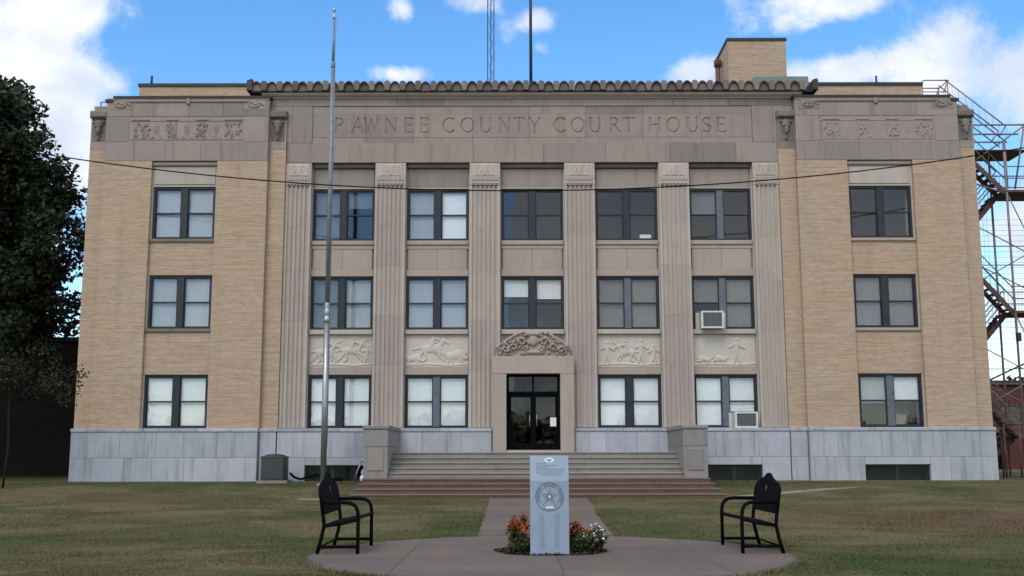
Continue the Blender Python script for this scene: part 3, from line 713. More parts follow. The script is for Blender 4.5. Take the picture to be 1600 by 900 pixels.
    for xs_ in (xa+.55, xb-.55):
        e = []
        for k in range(14):
            a = k*.7; r = .26*(1-k/16); e.append((xs_+r*1.2*math.cos(a), 14.68+r*.5*math.sin(a), xs_+r*1.2*math.cos(a+.7), 14.68+r*.5*math.sin(a+.7), .04, .04, .05))
        hf('scroll', STONE, fr, xs_-.42, xs_+.42, 14.50, 14.862, 39.998, capsules(e), .02, .02)
    bx('boss', STONE, fr, (xa+xb)/2-.06, (xa+xb)/2+.06, 39.93, 40.05, 14.70, 14.93, ch=.02)
    bx('coping', COPING, fr, *X(9.9, 15.9), 39.95, 40.95, 14.948, 15.03)
    bx('coping', COPING, fr, *X(15.905, 16.2), 39.95, 40.95, 14.80, 14.90)
    # upper rear parapet
    rp = MB().box(*X(10.5, 16.0), 43.0, 43.25, 14.25, 16.45).build('rear_parapet', BRICK, CH)
    MB().box(*X(10.45, 16.05), 42.95, 43.3, 16.455, 16.58).build('coping', COPING, rp)

# centre entablature ----------------------------------------------------------
en = MB().box(-9.96, 9.96, 40.40, 40.99, 12.503, 15.17).build('entablature', STONE, CH)
slabs(-9.96, 9.96, 40.30, 12.505, 13.27, 2.45, STONE, en, 'stone_block', .12)
slabs(-9.96, 9.96, 40.30, 14.73, 15.005, 2.1, STONE, en, 'stone_block', .12)
for (a, b) in ((-9.96, -9.15), (-9.15, -8.37), (8.40, 9.2), (9.2, 9.96)):
    bx('stone_block', STONE, en, a+.004, b-.004, 40.30, 40.42, 13.278, 14.722, ch=.006)
# carved inscription
def letter(ch):
    T, t = .062, .036
    S = []
    def l(x0, y0, x1, y1, w=T): S.append((x0, y0, x1, y1, w))
    def arc(cx, cy, rx, ry, a0, a1, n=12):
        for k in range(n):
            p, q = R(a0+(a1-a0)*k/n), R(a0+(a1-a0)*(k+1)/n); mid = abs(math.cos((p+q)/2))
            l(cx+rx*math.cos(p), cy+ry*math.sin(p), cx+rx*math.cos(q), cy+ry*math.sin(q), t+(T-t)*mid)
    def sf(x, y): l(x-.09, y, x+.09, y, t*.8)
    if ch == 'P': l(-.18, 0, -.18, 1); arc(-.05, .75, .30, .25, -90, 90); l(-.18, 1, -.05, 1, t); l(-.18, .5, -.05, .5, t); sf(-.18, 0); sf(-.18, 1)
    if ch == 'A': l(-.36, 0, 0, 1, t); l(0, 1, .36, 0); l(-.22, .36, .22, .36, t); sf(-.36, 0); sf(.36, 0)
    if ch == 'W': l(-.44, 1, -.22, 0); l(-.22, 0, 0, .9, t); l(0, .9, .22, 0); l(.22, 0, .44, 1, t); sf(-.44, 1); sf(.44, 1)
    if ch == 'N': l(-.32, 0, -.32, 1, t); l(-.32, 1, .32, 0); l(.32, 0, .32, 1, t); sf(-.32, 0); sf(.32, 1)
    if ch == 'E': l(-.22, 0, -.22, 1); l(-.22, 1, .24, 1, t); l(-.22, .52, .16, .52, t); l(-.22, 0, .27, 0, t); l(.24, 1, .24, .88, t); l(.27, 0, .27, .14, t); l(.16, .45, .16, .6, t)
    if ch == 'C': arc(.05, .5, .42, .5, 45, 315, 18); l(.36, .87, .36, .98, t)
    if ch == 'O': arc(0, .5, .42, .5, 0, 360, 24)
    if ch == 'U': l(-.30, 1, -.30, .32); arc(0, .32, .30, .32, 180, 360); l(.30, .32, .30, 1, t); sf(-.30, 1); sf(.30, 1)
    if ch == 'T': l(0, 0, 0, 1); l(-.36, 1, .36, 1, t); l(-.36, 1, -.36, .86, t); l(.36, 1, .36, .86, t); sf(0, 0)
    if ch == 'Y': l(-.36, 1, 0, .46); l(.36, 1, 0, .46, t); l(0, .46, 0, 0); sf(0, 0); sf(-.36, 1); sf(.36, 1)
    if ch == 'R': l(-.22, 0, -.22, 1); arc(-.06, .76, .28, .24, -90, 90); l(-.22, 1, -.06, 1, t); l(-.22, .52, -.06, .52, t); l(-.02, .52, .36, 0); sf(-.22, 0); sf(-.22, 1); sf(.38, 0)
    if ch == 'H': l(-.32, 0, -.32, 1); l(.32, 0, .32, 1); l(-.32, .52, .32, .52, t); sf(-.32, 0); sf(-.32, 1); sf(.32, 0); sf(.32, 1)
    if ch == 'S': arc(0, .75, .22, .25, 30, 270); arc(0, .25, .26, .25, 90, -150)
    return S
strokes = []
for c, u in zip('PAWNEECOUNTYCOURTHOUSE', (531, 560, 581, 612, 640, 664, 702, 731, 760, 789, 812, 836, 875, 903, 930, 960, 983, 1023, 1052, 1082, 1104, 1127)):
    xo = -.77+(u-800)*.02450; z0, h = 13.69, .56
    for (a, b, c2, d, w) in letter(c): strokes.append((xo+a*h, z0+b*h, xo+c2*h, z0+d*h, w*h*1.15))
SX = np.array(strokes)
def engrave(X_, Z_):
    H = np.zeros_like(X_); x0, x1 = X_.min()-.2, X_.max()+.2
    for (a, b, c, d, w) in SX:
        if max(a, c) < x0 or min(a, c) > x1: continue
        dx, dz = c-a, d-b; L = dx*dx+dz*dz+1e-9; t = np.clip(((X_-a)*dx+(Z_-b)*dz)/L, 0, 1)
        dd = np.hypot(X_-a-t*dx, Z_-b-t*dz); H = np.minimum(H, -np.clip((w-dd)*2.0, 0, .048))
    return H
tx = [-8.37, -6.35, -4.5, -2.25, -.1, 2.05, 4.25, 6.45, 8.40]
for a, b in zip(tx, tx[1:]):
    hf('inscribed_block', STONE, en, a+.004, b-.004, 13.49, 14.41, 40.335, engrave, .0165, .06)
    bx('stone_block', STONE, en, a+.004, b-.004, 40.335, 40.42, 13.278, 13.484, ch=.004); bx('stone_block', STONE, en, a+.004, b-.004, 40.335, 40.42, 14.416, 14.722, ch=.004)
cor = MB()
cor.prism([(40.395, 15.01), (40.26, 15.01), (40.24, 15.05), (40.14, 15.09), (40.08, 15.14), (40.08, 15.19), (40.395, 15.19)], -10.3, 10.3, 'x').build('cornice', PILST, CH)
# tiled eave: each cover tile, its end fill and the pan between
roof = MB().box(-10.7, 10.72, 40.03, 41.6, 15.195, 15.235).build('tiled_eave', TILE, CH)
pitch = .585; nt = 36; r0 = .222
def arch(r, n=8): return [(r*math.cos(math.pi*k/n), r*1.66*math.sin(math.pi*k/n)) for k in range(n+1)]
tm = MB()
o1, i1 = arch(r0), arch(r0-.035); k = len(o1)
vv = [(x, 0, z) for x, z in o1]+[(x, 0, z) for x, z in i1]+[(x*.9, 1.2, z*.95+.02) for x, z in o1]+[(x*.9, 1.2, z*.95+.02) for x, z in i1]
ff = []
for i in range(k-1):
    ff += [(i, k+i, k+i+1, i+1), (2*k+i, 2*k+i+1, 3*k+i+1, 3*k+i), (i, i+1, 2*k+i+1, 2*k+i), (k+i, 3*k+i, 3*k+i+1, k+i+1)]
tm.add(vv, ff, False)
tile0 = tm.build('tile', TILE, roof, (0, 0, 0))
fm = MB().prism([(x*.98, z*.98) for x, z in i1], .07, .12, 'y').build('tile_end', TILEEND, roof)
pm = MB().prism([(-.07, 0), (.07, 0), (.10, .14), (.118, .28), (.10, .335), (.055, .365), (0, .375), (-.055, .365), (-.10, .335), (-.118, .28), (-.10, .14)], -.02, 1.1, 'y').build('pan_tile', PANTILE, roof)
protos = (tile0, fm, pm)
for i in range(nt):
    xb = -10.76+.29+i*pitch+random.uniform(-.012, .012); dz = random.uniform(-.012, .012)
    for q, pz in enumerate(protos):
        if i == 0: o = pz
        else:
            o = pz.copy(); col.objects.link(o); o.parent = roof
        loc = Vector((xb+(pitch/2 if q == 2 else 0), 39.93+random.uniform(-.015, .015), 15.237+dz))
        o.location = loc-WT[roof.name]
for x in (-10.74, 10.78): MB().box(x-.10, x+.10, 39.9, 41.2, 15.24, 15.62).add([(x-.10, 39.9, 15.622), (x+.10, 39.9, 15.68), (x+.10, 41, 15.68), (x-.10, 41, 15.622)], [(0, 1, 2, 3)]).build('end_tile', TILE, roof)

# penthouse and rooftop bits
ph = MB().box(8.74, 11.3, 46, 49, 14.2, 19.55).build('penthouse', BRICK, CH)
MB().box(8.70, 11.34, 45.96, 49.04, 19.555, 19.68).build('coping', COPING, ph)
MB().cyl((8.52, 47.2, 14.2), (8.52, 47.2, 18.8), .10, n=10).cyl((8.52, 47.2, 18.8), (8.52, 47.2, 19.1), .17, n=10).build('vent_pipe', RUST, ph)
MB().box(8.98, 11.16, 42.2, 42.9, 14.25, 16.56).build('roof_duct', GREENMETAL, CH)
MB().cyl((-15.55, 43.1, 16.5), (-15.55, 43.1, 16.95), .05, n=6).build('vent_pipe', DARKST, CH)
MB().cyl((14.2, 43.1, 16.5), (14.2, 43.1, 16.9), .04, n=6).build('vent_pipe', DARKST, CH)
rb = MB(); rb.tube([(-16.6, 40.6, 14.3), (-16.6, 40.6, 15.0), (-16.0, 40.6, 15.0)], .025, 6); rb.build('roof_rail', DARKST, CH)

# entrance -----------------------------------------------------------------
ZL = 1.62
door_s = MB().box(-1.482, 1.482, 39.897, 40.655, 4.465, 5.10, ch=.01).build('door_surround', PINK, CH)
for a, b in ((-1.48, -.985), (.985, 1.48)): bx('jamb', PINK, door_s, a, b, 39.90, 40.98, ZL, 4.46)
bx('sill', PILST, door_s, -.98, .98, 39.96, 40.6, ZL, 1.70)
def ctop(ax): return 6.06-.60*np.clip((ax-.28)/1.08, 0, 1)**1.5
def crest(X_, Z_):
    e = [(-.20, 5.93, .20, 5.93, .10, .10, .15), (0, 5.62, 0, 5.72, .16, .18, .13), (-.36, 5.25, .36, 5.25, .07, .07, .11)]
    rs = random.Random(5)
    for sgn in (-1, 1):
        for (x, z, r) in ((.42, 5.62, .17), (.72, 5.42, .14), (1.02, 5.33, .12), (.30, 5.36, .10)):      # scrolls
            for k in range(9):
                a = k*.75; q = r*(1-k/11); e.append((sgn*(x+q*math.cos(a)), z+q*math.sin(a), sgn*(x+q*math.cos(a+.75)), z+q*math.sin(a+.75), .035, .032, .15))
        for k in range(46):
            x = rs.uniform(.12, 1.3); top = float(ctop(x)); z = rs.uniform(5.16, max(5.2, top-.07)); a = rs.uniform(-.6, 2.4); l = rs.uniform(.04, .13)
            e.append((sgn*x, z, sgn*(x+l*math.cos(a)), z+l*math.sin(a), .045, .02, rs.uniform(.06, .17)))
        for k in range(8):
            xa = .28+k*.13; e.append((sgn*xa, float(ctop(xa))-.05, sgn*(xa+.11), float(ctop(xa+.11))-.05, .055, .055, .09))
    return capsules(e)(X_, Z_)
def cmask(X_, Z_): return Z_ < ctop(np.abs(X_))
hf('crest', PINK, door_s, -1.36, 1.36, 5.102, 6.07, 40.08, crest, .018, .36, cmask)
yd = 40.28
b = MB(); b.box(-.983, -.90, yd, yd+.14, 1.702, 4.455); b.box(.90, .983, yd, yd+.14, 1.702, 4.455); b.box(-.90, .90, yd, yd+.14, 4.37, 4.455); b.box(-.90, .90, yd, yd+.14, 3.74, 3.83); b.box(-.035, .035, yd, yd+.14, 3.83, 4.37)
df = b.build('door_frame', BLACKM, CH)
for s in (-1, 1):
    xa, xb = (.005, .895) if s > 0 else (-.895, -.005)
    MB().box(xa+.03 if s > 0 else xa+.005, xb-.005 if s > 0 else xb-.03, yd+.06, yd+.07, 3.835, 4.365).build('pane', DARKGLASS, df)
    q = MB(); q.box(xa, xa+.09, yd+.04, yd+.10, 1.71, 3.735); q.box(xb-.09, xb, yd+.04, yd+.10, 1.71, 3.735); q.box(xa+.09, xb-.09, yd+.04, yd+.10, 3.62, 3.735); q.box(xa+.09, xb-.09, yd+.04, yd+.10, 1.71, 1.95)
    q.box(xa+.09, xb-.09, yd+.05, yd+.09, 2.60, 2.66)
    d = q.build('door', BLACKM, CH)
    MB().box(xa+.09, xb-.09, yd+.065, yd+.075, 1.95, 3.62).build('pane', DARKGLASS, d)
    hx = .13*s
    MB().tube([(hx, yd+.04, 2.55), (hx, yd-.03, 2.58), (hx, yd-.03, 2.95), (hx, yd+.04, 2.98)], .014, 6).build('handle', STEEL, d)
    if s > 0: MB().box(.62, .84, yd+.03, yd+.037, 2.56, 2.88).build('notice', PAPER, d)
# a carton on the sill of the fourth third-storey window
bxo = MB().box(4.10, 4.52, 40.80, 41.0, 9.60, 9.80, ch=.01).build('carton', PAPER)
tag(bxo, 'small white carton on the sill inside a dark top-floor window', 'carton')
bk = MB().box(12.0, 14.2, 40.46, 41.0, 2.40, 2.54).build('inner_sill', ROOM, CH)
bx3 = MB().box(13.35, 13.72, 40.50, 40.80, 2.545, 2.98, ch=.01).build('carton', plain('brown_card', (.20, .13, .10), .8))
tag(bx3, 'brown carton inside the half-open ground-floor window of the right wing', 'carton')
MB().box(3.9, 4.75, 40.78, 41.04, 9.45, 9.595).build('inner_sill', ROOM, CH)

# ------------------------------------------------------------------ window air conditioners
def aircon(x, z, y, w, h, label):
    t = thing('air_conditioner', (x, y, z), label, 'air conditioner', 'window air conditioners')
    b = MB(); b.box(x-w/2, x+w/2, y-.42, y+.25, z, z+.03); b.box(x-w/2, x+w/2, y-.42, y+.25, z+h-.03, z+h); b.box(x-w/2, x-w/2+.03, y-.42, y+.25, z+.03, z+h-.03); b.box(x+w/2-.03, x+w/2, y-.42, y+.25, z+.03, z+h-.03)
    b.box(x-w/2+.03, x+w/2-.03, y-.2, y+.2, z+.03, z+h-.03); b.build('case', ACWHITE, t)
    fr = MB(); fr.box(x-w/2-.01, x+w/2+.01, y-.435, y-.40, z-.01, z+.05); fr.box(x-w/2-.01, x+w/2+.01, y-.435, y-.40, z+h-.05, z+h+.01)
    fr.box(x-w/2-.01, x-w/2+.05, y-.435, y-.40, z+.05, z+h-.05); fr.box(x+w/2-.05, x+w/2+.01, y-.435, y-.40, z+.05, z+h-.05); fr.build('bezel', ACWHITE, t)
    g = MB()
    for k in range(14):
        zz = z+.06+k*(h-.12)/14; g.box(x-w/2+.05, x+w/2-.05, y-.41, y-.385, zz, zz+.018)
    for k in range(9):
        xx = x-w/2+.06+k*(w-.12)/8; g.box(xx-.004, xx+.004, y-.418, y-.41, z+.05, z+h-.05)
    g.build('grille', ACGRILL, t)
    for sx in (-1, 1):
        a = x+sx*(w/2+.02); bb = x+sx*(w/2+.16); p = MB()
        for k in range(5):
            u = a+(bb-a)*k/5; v = a+(bb-a)*(k+1)/5; p.box(min(u, v)+.004, max(u, v)-.004, y+.0, y+.03-(k % 2)*.015, z+.01, z+h-.01)
        p.build('side_panel', ACWHITE, t)
    MB().box(x-w/2-.16, x+w/2+.16, y-.004, y+.045, z+h+.005, z+h+.04).build('mounting_rail', ACGRILL, t)
    return t
aircon(6.65, 6.16, 40.60, .80, .62, 'white window air conditioner with dark grille in the second-floor window')
aircon(7.78, 2.50, 40.60, .80, .56, 'white window air conditioner in the ground-floor window right of the steps')

# ------------------------------------------------------------------ entrance steps
ES = thing('entrance_steps', (0, 36.6, .78), 'grey stone steps between two square blocks leading to the door', 'steps')
nr = 5; rise = (ZL-.78)/nr
for k in range(nr):
    z1 = .78+rise*(k+1)-(.0 if k < nr-1 else 0); y0 = 36.62+k*.34; y1 = 36.62+(k+1)*.34+.05 if k < nr-1 else 40.13
    m = 3; cuts = [-4.875, -1.6+random.uniform(-.3, .3), 1.7+random.uniform(-.3, .3), 4.875]
    for a, b in zip(cuts, cuts[1:]):
        st = MB(); st.box(a+.003, b-.003, y0+.02, y1, .6, z1-.05); st.box(a+.003, b-.003, y0-.02, y1, z1-.05, z1, ch=.012)
        st.build('step', STEPST, ES)
for s in (-1, 1):
    def X(a, b): return (min(s*a, s*b), max(s*a, s*b))
    cw = MB().box(*X(4.88, 5.68), 36.50, 40.10, .5, 1.80, ch=.01).build('side_block', CHEEK, ES)
    bx('stone_block', CHEEK, cw, *X(4.875, 5.685), 36.49, 40.10, 1.806, 2.37, ch=.01)
    bx('cap_stone', CHEEK, cw, *X(4.84, 5.72), 36.45, 40.09, 2.375, 2.50, ch=.02)
    bx('panel', STEPST, cw, *X(5.02, 5.54), 36.47, 36.52, 1.02, 1.72, ch=.01)
RS = thing('brick_steps', (0, 33.5, .21), 'wide low reddish brick steps in front of the grey steps', 'steps')
nr = 4; rise = (.78-.215)/nr
for k in range(nr):
    y0 = 33.5+k*.72; y1 = 33.5+(k+1)*.72+.05 if k < nr-1 else 36.60; z1 = .215+rise*(k+1); hwid = 5.66-k*.02
    st = MB(); st.box(-hwid, hwid, y0+.015, y1, 0, z1-.055); o = st.build('step', REDSTEP, RS)
    MB().box(-hwid-.01, hwid+.01, y0-.01, y0+.22, z1-.052, z1, ch=.012).build('nosing', stone_mat('worn_brick_nosing_%d' % k, [(0, (.20, .135, .11)), (1, (.175, .115, .095))], streak=.2, mott=.6), o)
    MB().box(-hwid, hwid, y0+.222, y1, z1-.05, z1-.003).build('tread', REDSTEP, o)

# ------------------------------------------------------------------ monument and flower bed
MX0, MX1, MY = -.50, .085, 16.85
MO = thing('monument', ((MX0+MX1)/2, MY, .02), 'blue-grey granite marker with a round seal in the flower bed', 'monument')
prof = [(MY, .02), (MY, 1.12), (MY+.10, 1.50), (MY+.22, 1.50), (MY+.22, .02)]
MB().prism(prof, MX0, MX1, 'x').build('slab', MONU, MO)
mc = ((MX0+MX1)/2)
def ringm(cx, cz, ra, rb, y, th, n=40):
    b = MB(); vs = []
    for k in range(n):
        a = 2*math.pi*k/n
        for r in (ra, rb): vs += [(cx+r*math.cos(a), y, cz+r*math.sin(a)), (cx+r*math.cos(a), y+th, cz+r*math.sin(a))]
    fs = []
    for k in range(n):
        i = 4*k; j = 4*((k+1) % n); fs += [(i, i+2, j+2, j), (i+1, j+1, j+3, i+3), (i+2, i+3, j+3, j+2), (i, j, j+1, i+1)]
    return b.add(vs, fs)
cz = .885
seal = ringm(mc, cz, .205, .217, MY-.004, .006).build('seal', ENGR, MO)
ringm(mc, cz, .150, .157, MY-.004, .006).build('ring', ENGR, seal)
mk = MB()
for k in range(26):                 # worn ring of marks between the two circles
    a = R(205-230*k/25); rs_ = .182
    if k in (8, 9, 17): continue
    c, s_ = math.cos(a), math.sin(a); w, h = .008, .019
    pts = [(mc+c*rs_-s_*w*q+c*h*p, cz+s_*rs_+c*w*q+s_*h*p) for q, p in ((-1, -1), (1, -1), (1, 1), (-1, 1))]
    mk.prism(pts, MY-.003, MY+.002, 'y')
for k in range(8):
    a = R(245+50*k/7); c, s_ = math.cos(a), math.sin(a); w, h = .008, .017
    pts = [(mc+c*.182-s_*w*q+c*h*p, cz+s_*.182+c*w*q+s_*h*p) for q, p in ((-1, -1), (1, -1), (1, 1), (-1, 1))]
    mk.prism(pts, MY-.003, MY+.002, 'y')
mk.build('ring_marks', ENGR, seal)['kind'] = 'stuff'
star = [(mc+(.145 if k % 2 == 0 else .062)*math.sin(k*math.pi/5), cz+(.145 if k % 2 == 0 else .062)*math.cos(k*math.pi/5)) for k in range(10)]
MB().prism(star, MY-.003, MY+.002, 'y').build('star', plain('grey_engraved_star', (.20, .25, .33), .6), seal)
MB().prism([(mc+.045*math.cos(k*.5236), cz+.05*math.sin(k*.5236)) for k in range(12)], MY-.006, MY+.002, 'y').build('centre_device', ENGR, seal)
MB().prism([(mc+.02*math.cos(k*.785), cz+.025*math.sin(k*.785)) for k in range(8)], MY-.008, MY+.002, 'y').build('centre_dot', PALEGR, seal)
MB().prism([(mc-.075, cz-.175), (mc+.075, cz-.175), (mc+.06, cz-.145), (mc-.06, cz-.145)], MY-.005, MY+.002, 'y').build('scroll', PALEGR, seal)
def slantpt(x, z, out=.004):        # a point on the sloped head of the marker
    t = (z-1.12)/.38; return (x, MY+.10*t-out, z+out*.26)
def slab2(pts, out0, out1):
    n = len(pts); vs = [slantpt(x, z, out1) for x, z in pts]+[slantpt(x, z, out0) for x, z in pts]
    fs = [tuple(range(n)), tuple(range(2*n-1, n-1, -1))]+[(i, i+n, (i+1) % n+n, (i+1) % n) for i in range(n)]
    return MB().add(vs, fs)
em = slab2([(mc+.075*math.cos(k*.3927), 1.432+.038*math.sin(k*.3927)) for k in range(16)], -.002, .004).build('emblem', PALEGR, MO)
slab2([(mc-.045, 1.447), (mc, 1.438), (mc+.045, 1.447), (mc+.018, 1.415), (mc-.018, 1.415)], .003, .007).build('bird', ENGR, em)
for (z, wd, x0) in ((1.375, .15, -.20), (1.345, .30, -.20), (1.318, .18, -.20), (1.29, .40, -.20), (1.262, .42, -.21), (1.234, .40, -.20), (1.206, .30, -.15)):
    lm = MB(); x = mc+x0; rr = random.Random(int(z*1000))
    while x < mc+x0+wd:
        l = rr.uniform(.012, .04); q = slab2([(x, z), (x+l, z), (x+l, z+.011), (x, z+.011)], -.001, .002); lm.add(q.v, q.f); x += l+.012
    lm.build('inscription', plain('worn_lettering_%d' % int(z*1000), (.13, .16, .21), .6), MO)

for xs_ in (-.115, .115): MB().box(mc+xs_-.035, mc+xs_+.035, MY-.004, MY+.004, .12, .64).build('dark_strip', plain('darker_granite_%d' % int(500+xs_*1000), (.225, .285, .385), .5), MO)  # two thin raised strips in a slightly darker granite tone
BEDC = (-.16, 17.55); BEDR = .86
def bed():
    V = []; F = []
    n = 5200; a = rng.uniform(0, 2*np.pi, n); r = BEDR*np.sqrt(rng.uniform(0, 1, n))*(1+.04*np.sin(5*a)); x = BEDC[0]+r*np.cos(a)*1.02; y = BEDC[1]+r*np.sin(a)*.92
    ok = ~((x > MX0-.02) & (x < MX1+.02) & (y > MY-.02) & (y < MY+.24)); x, y, r = x[ok], y[ok], r[ok]; n = len(x)
    z = .025+.07*(1-(r/BEDR)**2)+rng.uniform(0, .02, n)
    th = rng.uniform(0, np.pi, n); l = rng.uniform(.012, .04, n); w = rng.uniform(.005, .012, n); t1 = rng.uniform(-.5, .5, n)*l; t2 = rng.uniform(-.3, .3, n)*w
    c, s = np.cos(th), np.sin(th)
    P = np.stack([np.stack([x+c*l*i-s*w*j, y+s*l*i+c*w*j, z+t1*i+t2*j], 1) for i, j in ((-1, -1), (1, -1), (1, 1), (-1, 1))], 1)
    o = from_arrays('mulch', P.reshape(-1, 3), np.arange(n*4).reshape(-1, 4), MULCH); tag(o, 'dark wood chip mulch round the marker', 'mulch', kind='stuff')
    m = MB(); rings = 8; ns = 32; vs = []; fs = []
    for i in range(rings+1):
        rr = BEDR*i/rings
        for k in range(ns):
            aa = 2*math.pi*k/ns; vs.append((BEDC[0]+rr*math.cos(aa)*1.02*(1+.04*math.sin(5*aa)), BEDC[1]+rr*math.sin(aa)*.92, .022+.07*(1-(rr/BEDR)**2)+.001))
    for i in range(rings):
        for k in range(ns):
            k2 = (k+1) % ns; fs.append((i*ns+k, (i+1)*ns+k, (i+1)*ns+k2, i*ns+k2))
    o = m.add(vs, fs, True).build('flower_bed', plain('bed_soil', (.035, .025, .018), .95, var=.3)); o['kind'] = 'structure'
bed()
def leaves(centres, per, spread, size, flat=.5, seed=1, aspect=.55, up=0.0):
    """leaf-shaped quads scattered round clump centres -> V, F"""
    g = np.random.default_rng(seed); C = np.repeat(np.asarray(centres, float), per, 0); n = len(C)
    d = g.normal(0, 1, (n, 3)); d /= np.linalg.norm(d, axis=1)[:, None]
    P = C+d*(g.uniform(0, 1, n)**.5*1.0)[:, None]*np.asarray(spread)
    a = g.normal(0, 1, (n, 3)); a[:, 2] = a[:, 2]*flat+up; a /= np.linalg.norm(a, axis=1)[:, None]
    b = np.cross(a, g.normal(0, 1, (n, 3))); b /= np.linalg.norm(b, axis=1)[:, None]
    s = size*g.uniform(.6, 1.3, n)[:, None]; w = s*aspect*.5
    V = np.stack([P-a*s*.5, P+b*w, P+a*s*.5, P-b*w], 1).reshape(-1, 3)
    return V, np.arange(n*4).reshape(-1, 4)
def flower_plant(name, c, rx, h, nleaf, nflow, pm, label, cat, seed, fsize=.05, group=None, leafm=LEAFG):
    t = thing(name, (c[0], c[1], .05), label, cat, group); g = np.random.default_rng(seed)
    st = MB(); cs = []; fl = []
    for k in range(16):
        a = g.uniform(0, 6.28); r = rx*math.sqrt(g.uniform(0, 1)); top = (c[0]+r*math.cos(a), c[1]+r*math.sin(a), .05+h*(1-.45*(r/rx)**2)*g.uniform(.75, 1.0))
        st.tube([(c[0]+r*.25*math.cos(a), c[1]+r*.25*math.sin(a), .04), ((c[0]+top[0])/2, (c[1]+top[1])/2, top[2]*.55), top], [.008, .006, .004], 5, False)
        for f in (.3, .5, .7, .9): cs.append((c[0]+(top[0]-c[0])*f, c[1]+(top[1]-c[1])*f, .04+(top[2]-.04)*f))
        fl.append(top)
    st.build('stem', LEAFG, t)
    V, F = leaves(cs, nleaf//len(cs), (.10, .10, .09), .06, .6, seed); from_arrays('foliage', V, F, leafm, t)
    V, F = leaves(fl, nflow*8//len(fl), (rx*.32, rx*.32, .075), fsize, .9, seed+1, .9); V[:, 2] += .02
    from_arrays('blossom', V, F, pm, t)
    return t
flower_plant('orange_flower_plant', (-.68, 17.45), .23, .50, 1200, 55, ORANGE, 'tall orange flowers left of the granite marker', 'flower plant', 11, .045)
flower_plant('orange_flower_plant', (.22, 17.40), .19, .40, 900, 40, ORANGE, 'orange flowers just right of the granite marker', 'flower plant', 12, .045)
flower_plant('white_flower_plant', (.50, 17.35), .19, .34, 1100, 9, WHITEF, 'dark leafy plant with small white flowers right of the orange ones', 'flower plant', 13, .042)
flower_plant('leafy_plant', (-.62, 17.15), .22, .26, 1200, 3, LEAFG, 'low green leafy plant at the left foot of the marker', 'plant', 14, .03)
flower_plant('leafy_plant', (.25, 17.12), .16, .24, 1000, 2, LEAFG, 'low dark leafy plant at the right foot of the marker', 'plant', 15, .03)

# ------------------------------------------------------------------ benches
def bench(xr, s, label):
    """xr: x of the rear feet, s: direction it faces (+1 to +x)"""
    ya, yb = 17.08, 18.70; t = thing('bench', (xr+s*.3, (ya+yb)/2, .022), label, 'bench', 'black benches facing each other across the plaza')
    g0 = .022
    def P(d, y, z): return (xr+s*d, y, z)
    for y in (ya, yb):
        leg = [P(.0, y, g0), P(.06, y, .25), P(.10, y, .45), P(.08, y, .62), P(.025, y, .98)]
        MB().tube(leg, .029, 8).build('rear_leg', BLACKM, t)
        arm = [P(.62, y, g0), P(.62, y, .30), P(.62, y, .58), P(.605, y, .68), P(.57, y, .745), P(.50, y, .785), P(.40, y, .795), P(.06, y, .79)]
        MB().tube(arm, .029, 8).build('front_leg', BLACKM, t)
        MB().tube([P(.10, y, .44), P(.36, y, .475), P(.62, y, .54)], .027, 8).build('seat_rail', BLACKM, t)
        MB().tube([P(.03, y, .13), P(.62, y, .13)], .025, 8).build('foot_rail', BLACKM, t)
    for k in range(7):
        d = .12+k*.079; z = .447+.0 + (d-.10)*.175
        q = MB(); vs = [P(d, ya, z), P(d+.062, ya, z+.011), P(d+.062, yb, z+.011), P(d, yb, z)]; vs += [(x, y, zz+.02) for x, y, zz in vs]
        q.add(vs, [(0, 3, 2, 1), (4, 5, 6, 7), (0, 1, 5, 4), (1, 2, 6, 5), (2, 3, 7, 6), (3, 0, 4, 7)]).build('slat', BLACKM, t)
    MB().tube([P(.04, ya, .13), P(.04, yb, .13)], .016, 8).build('stretcher', BLACKM, t)
    ym = (ya+yb)/2; o = [(ya-.02, .63), (yb+.02, .63), (yb+.02, 1.00), (yb-.10, 1.055), (ym+.30, 1.13), (ym+.12, 1.195), (ym, 1.205), (ym-.12, 1.195), (ym-.30, 1.13), (ya+.10, 1.055), (ya-.02, 1.00)]
    def lean(z): return .085-(z-.60)*.16
    n = len(o); vs = [P(lean(z)+.015, y, z) for y, z in o]+[P(lean(z)-.015, y, z) for y, z in o]
    fs = [tuple(range(n)), tuple(range(2*n-1, n-1, -1))]+[(i, i+n, (i+1) % n+n, (i+1) % n) for i in range(n)]
    bp = MB().add(vs, fs).build('backrest', NAVYM, t)
    rim = [P(lean(z), y, z) for y, z in o]; MB().tube(rim+[rim[0]], .02, 6).build('rim', BLACKM, bp)
    MB().tube([P(lean(1.0)+s*0+.02, ym-.02, 1.02), P(lean(.9)+.02, ym-.02, .93)], .008, 6).build('emblem', FRAMEGREY, bp)
bench(-3.75, 1, 'black metal bench with peaked back on the left of the plaza')
bench(3.36, -1, 'black metal bench with peaked back on the right of the plaza')

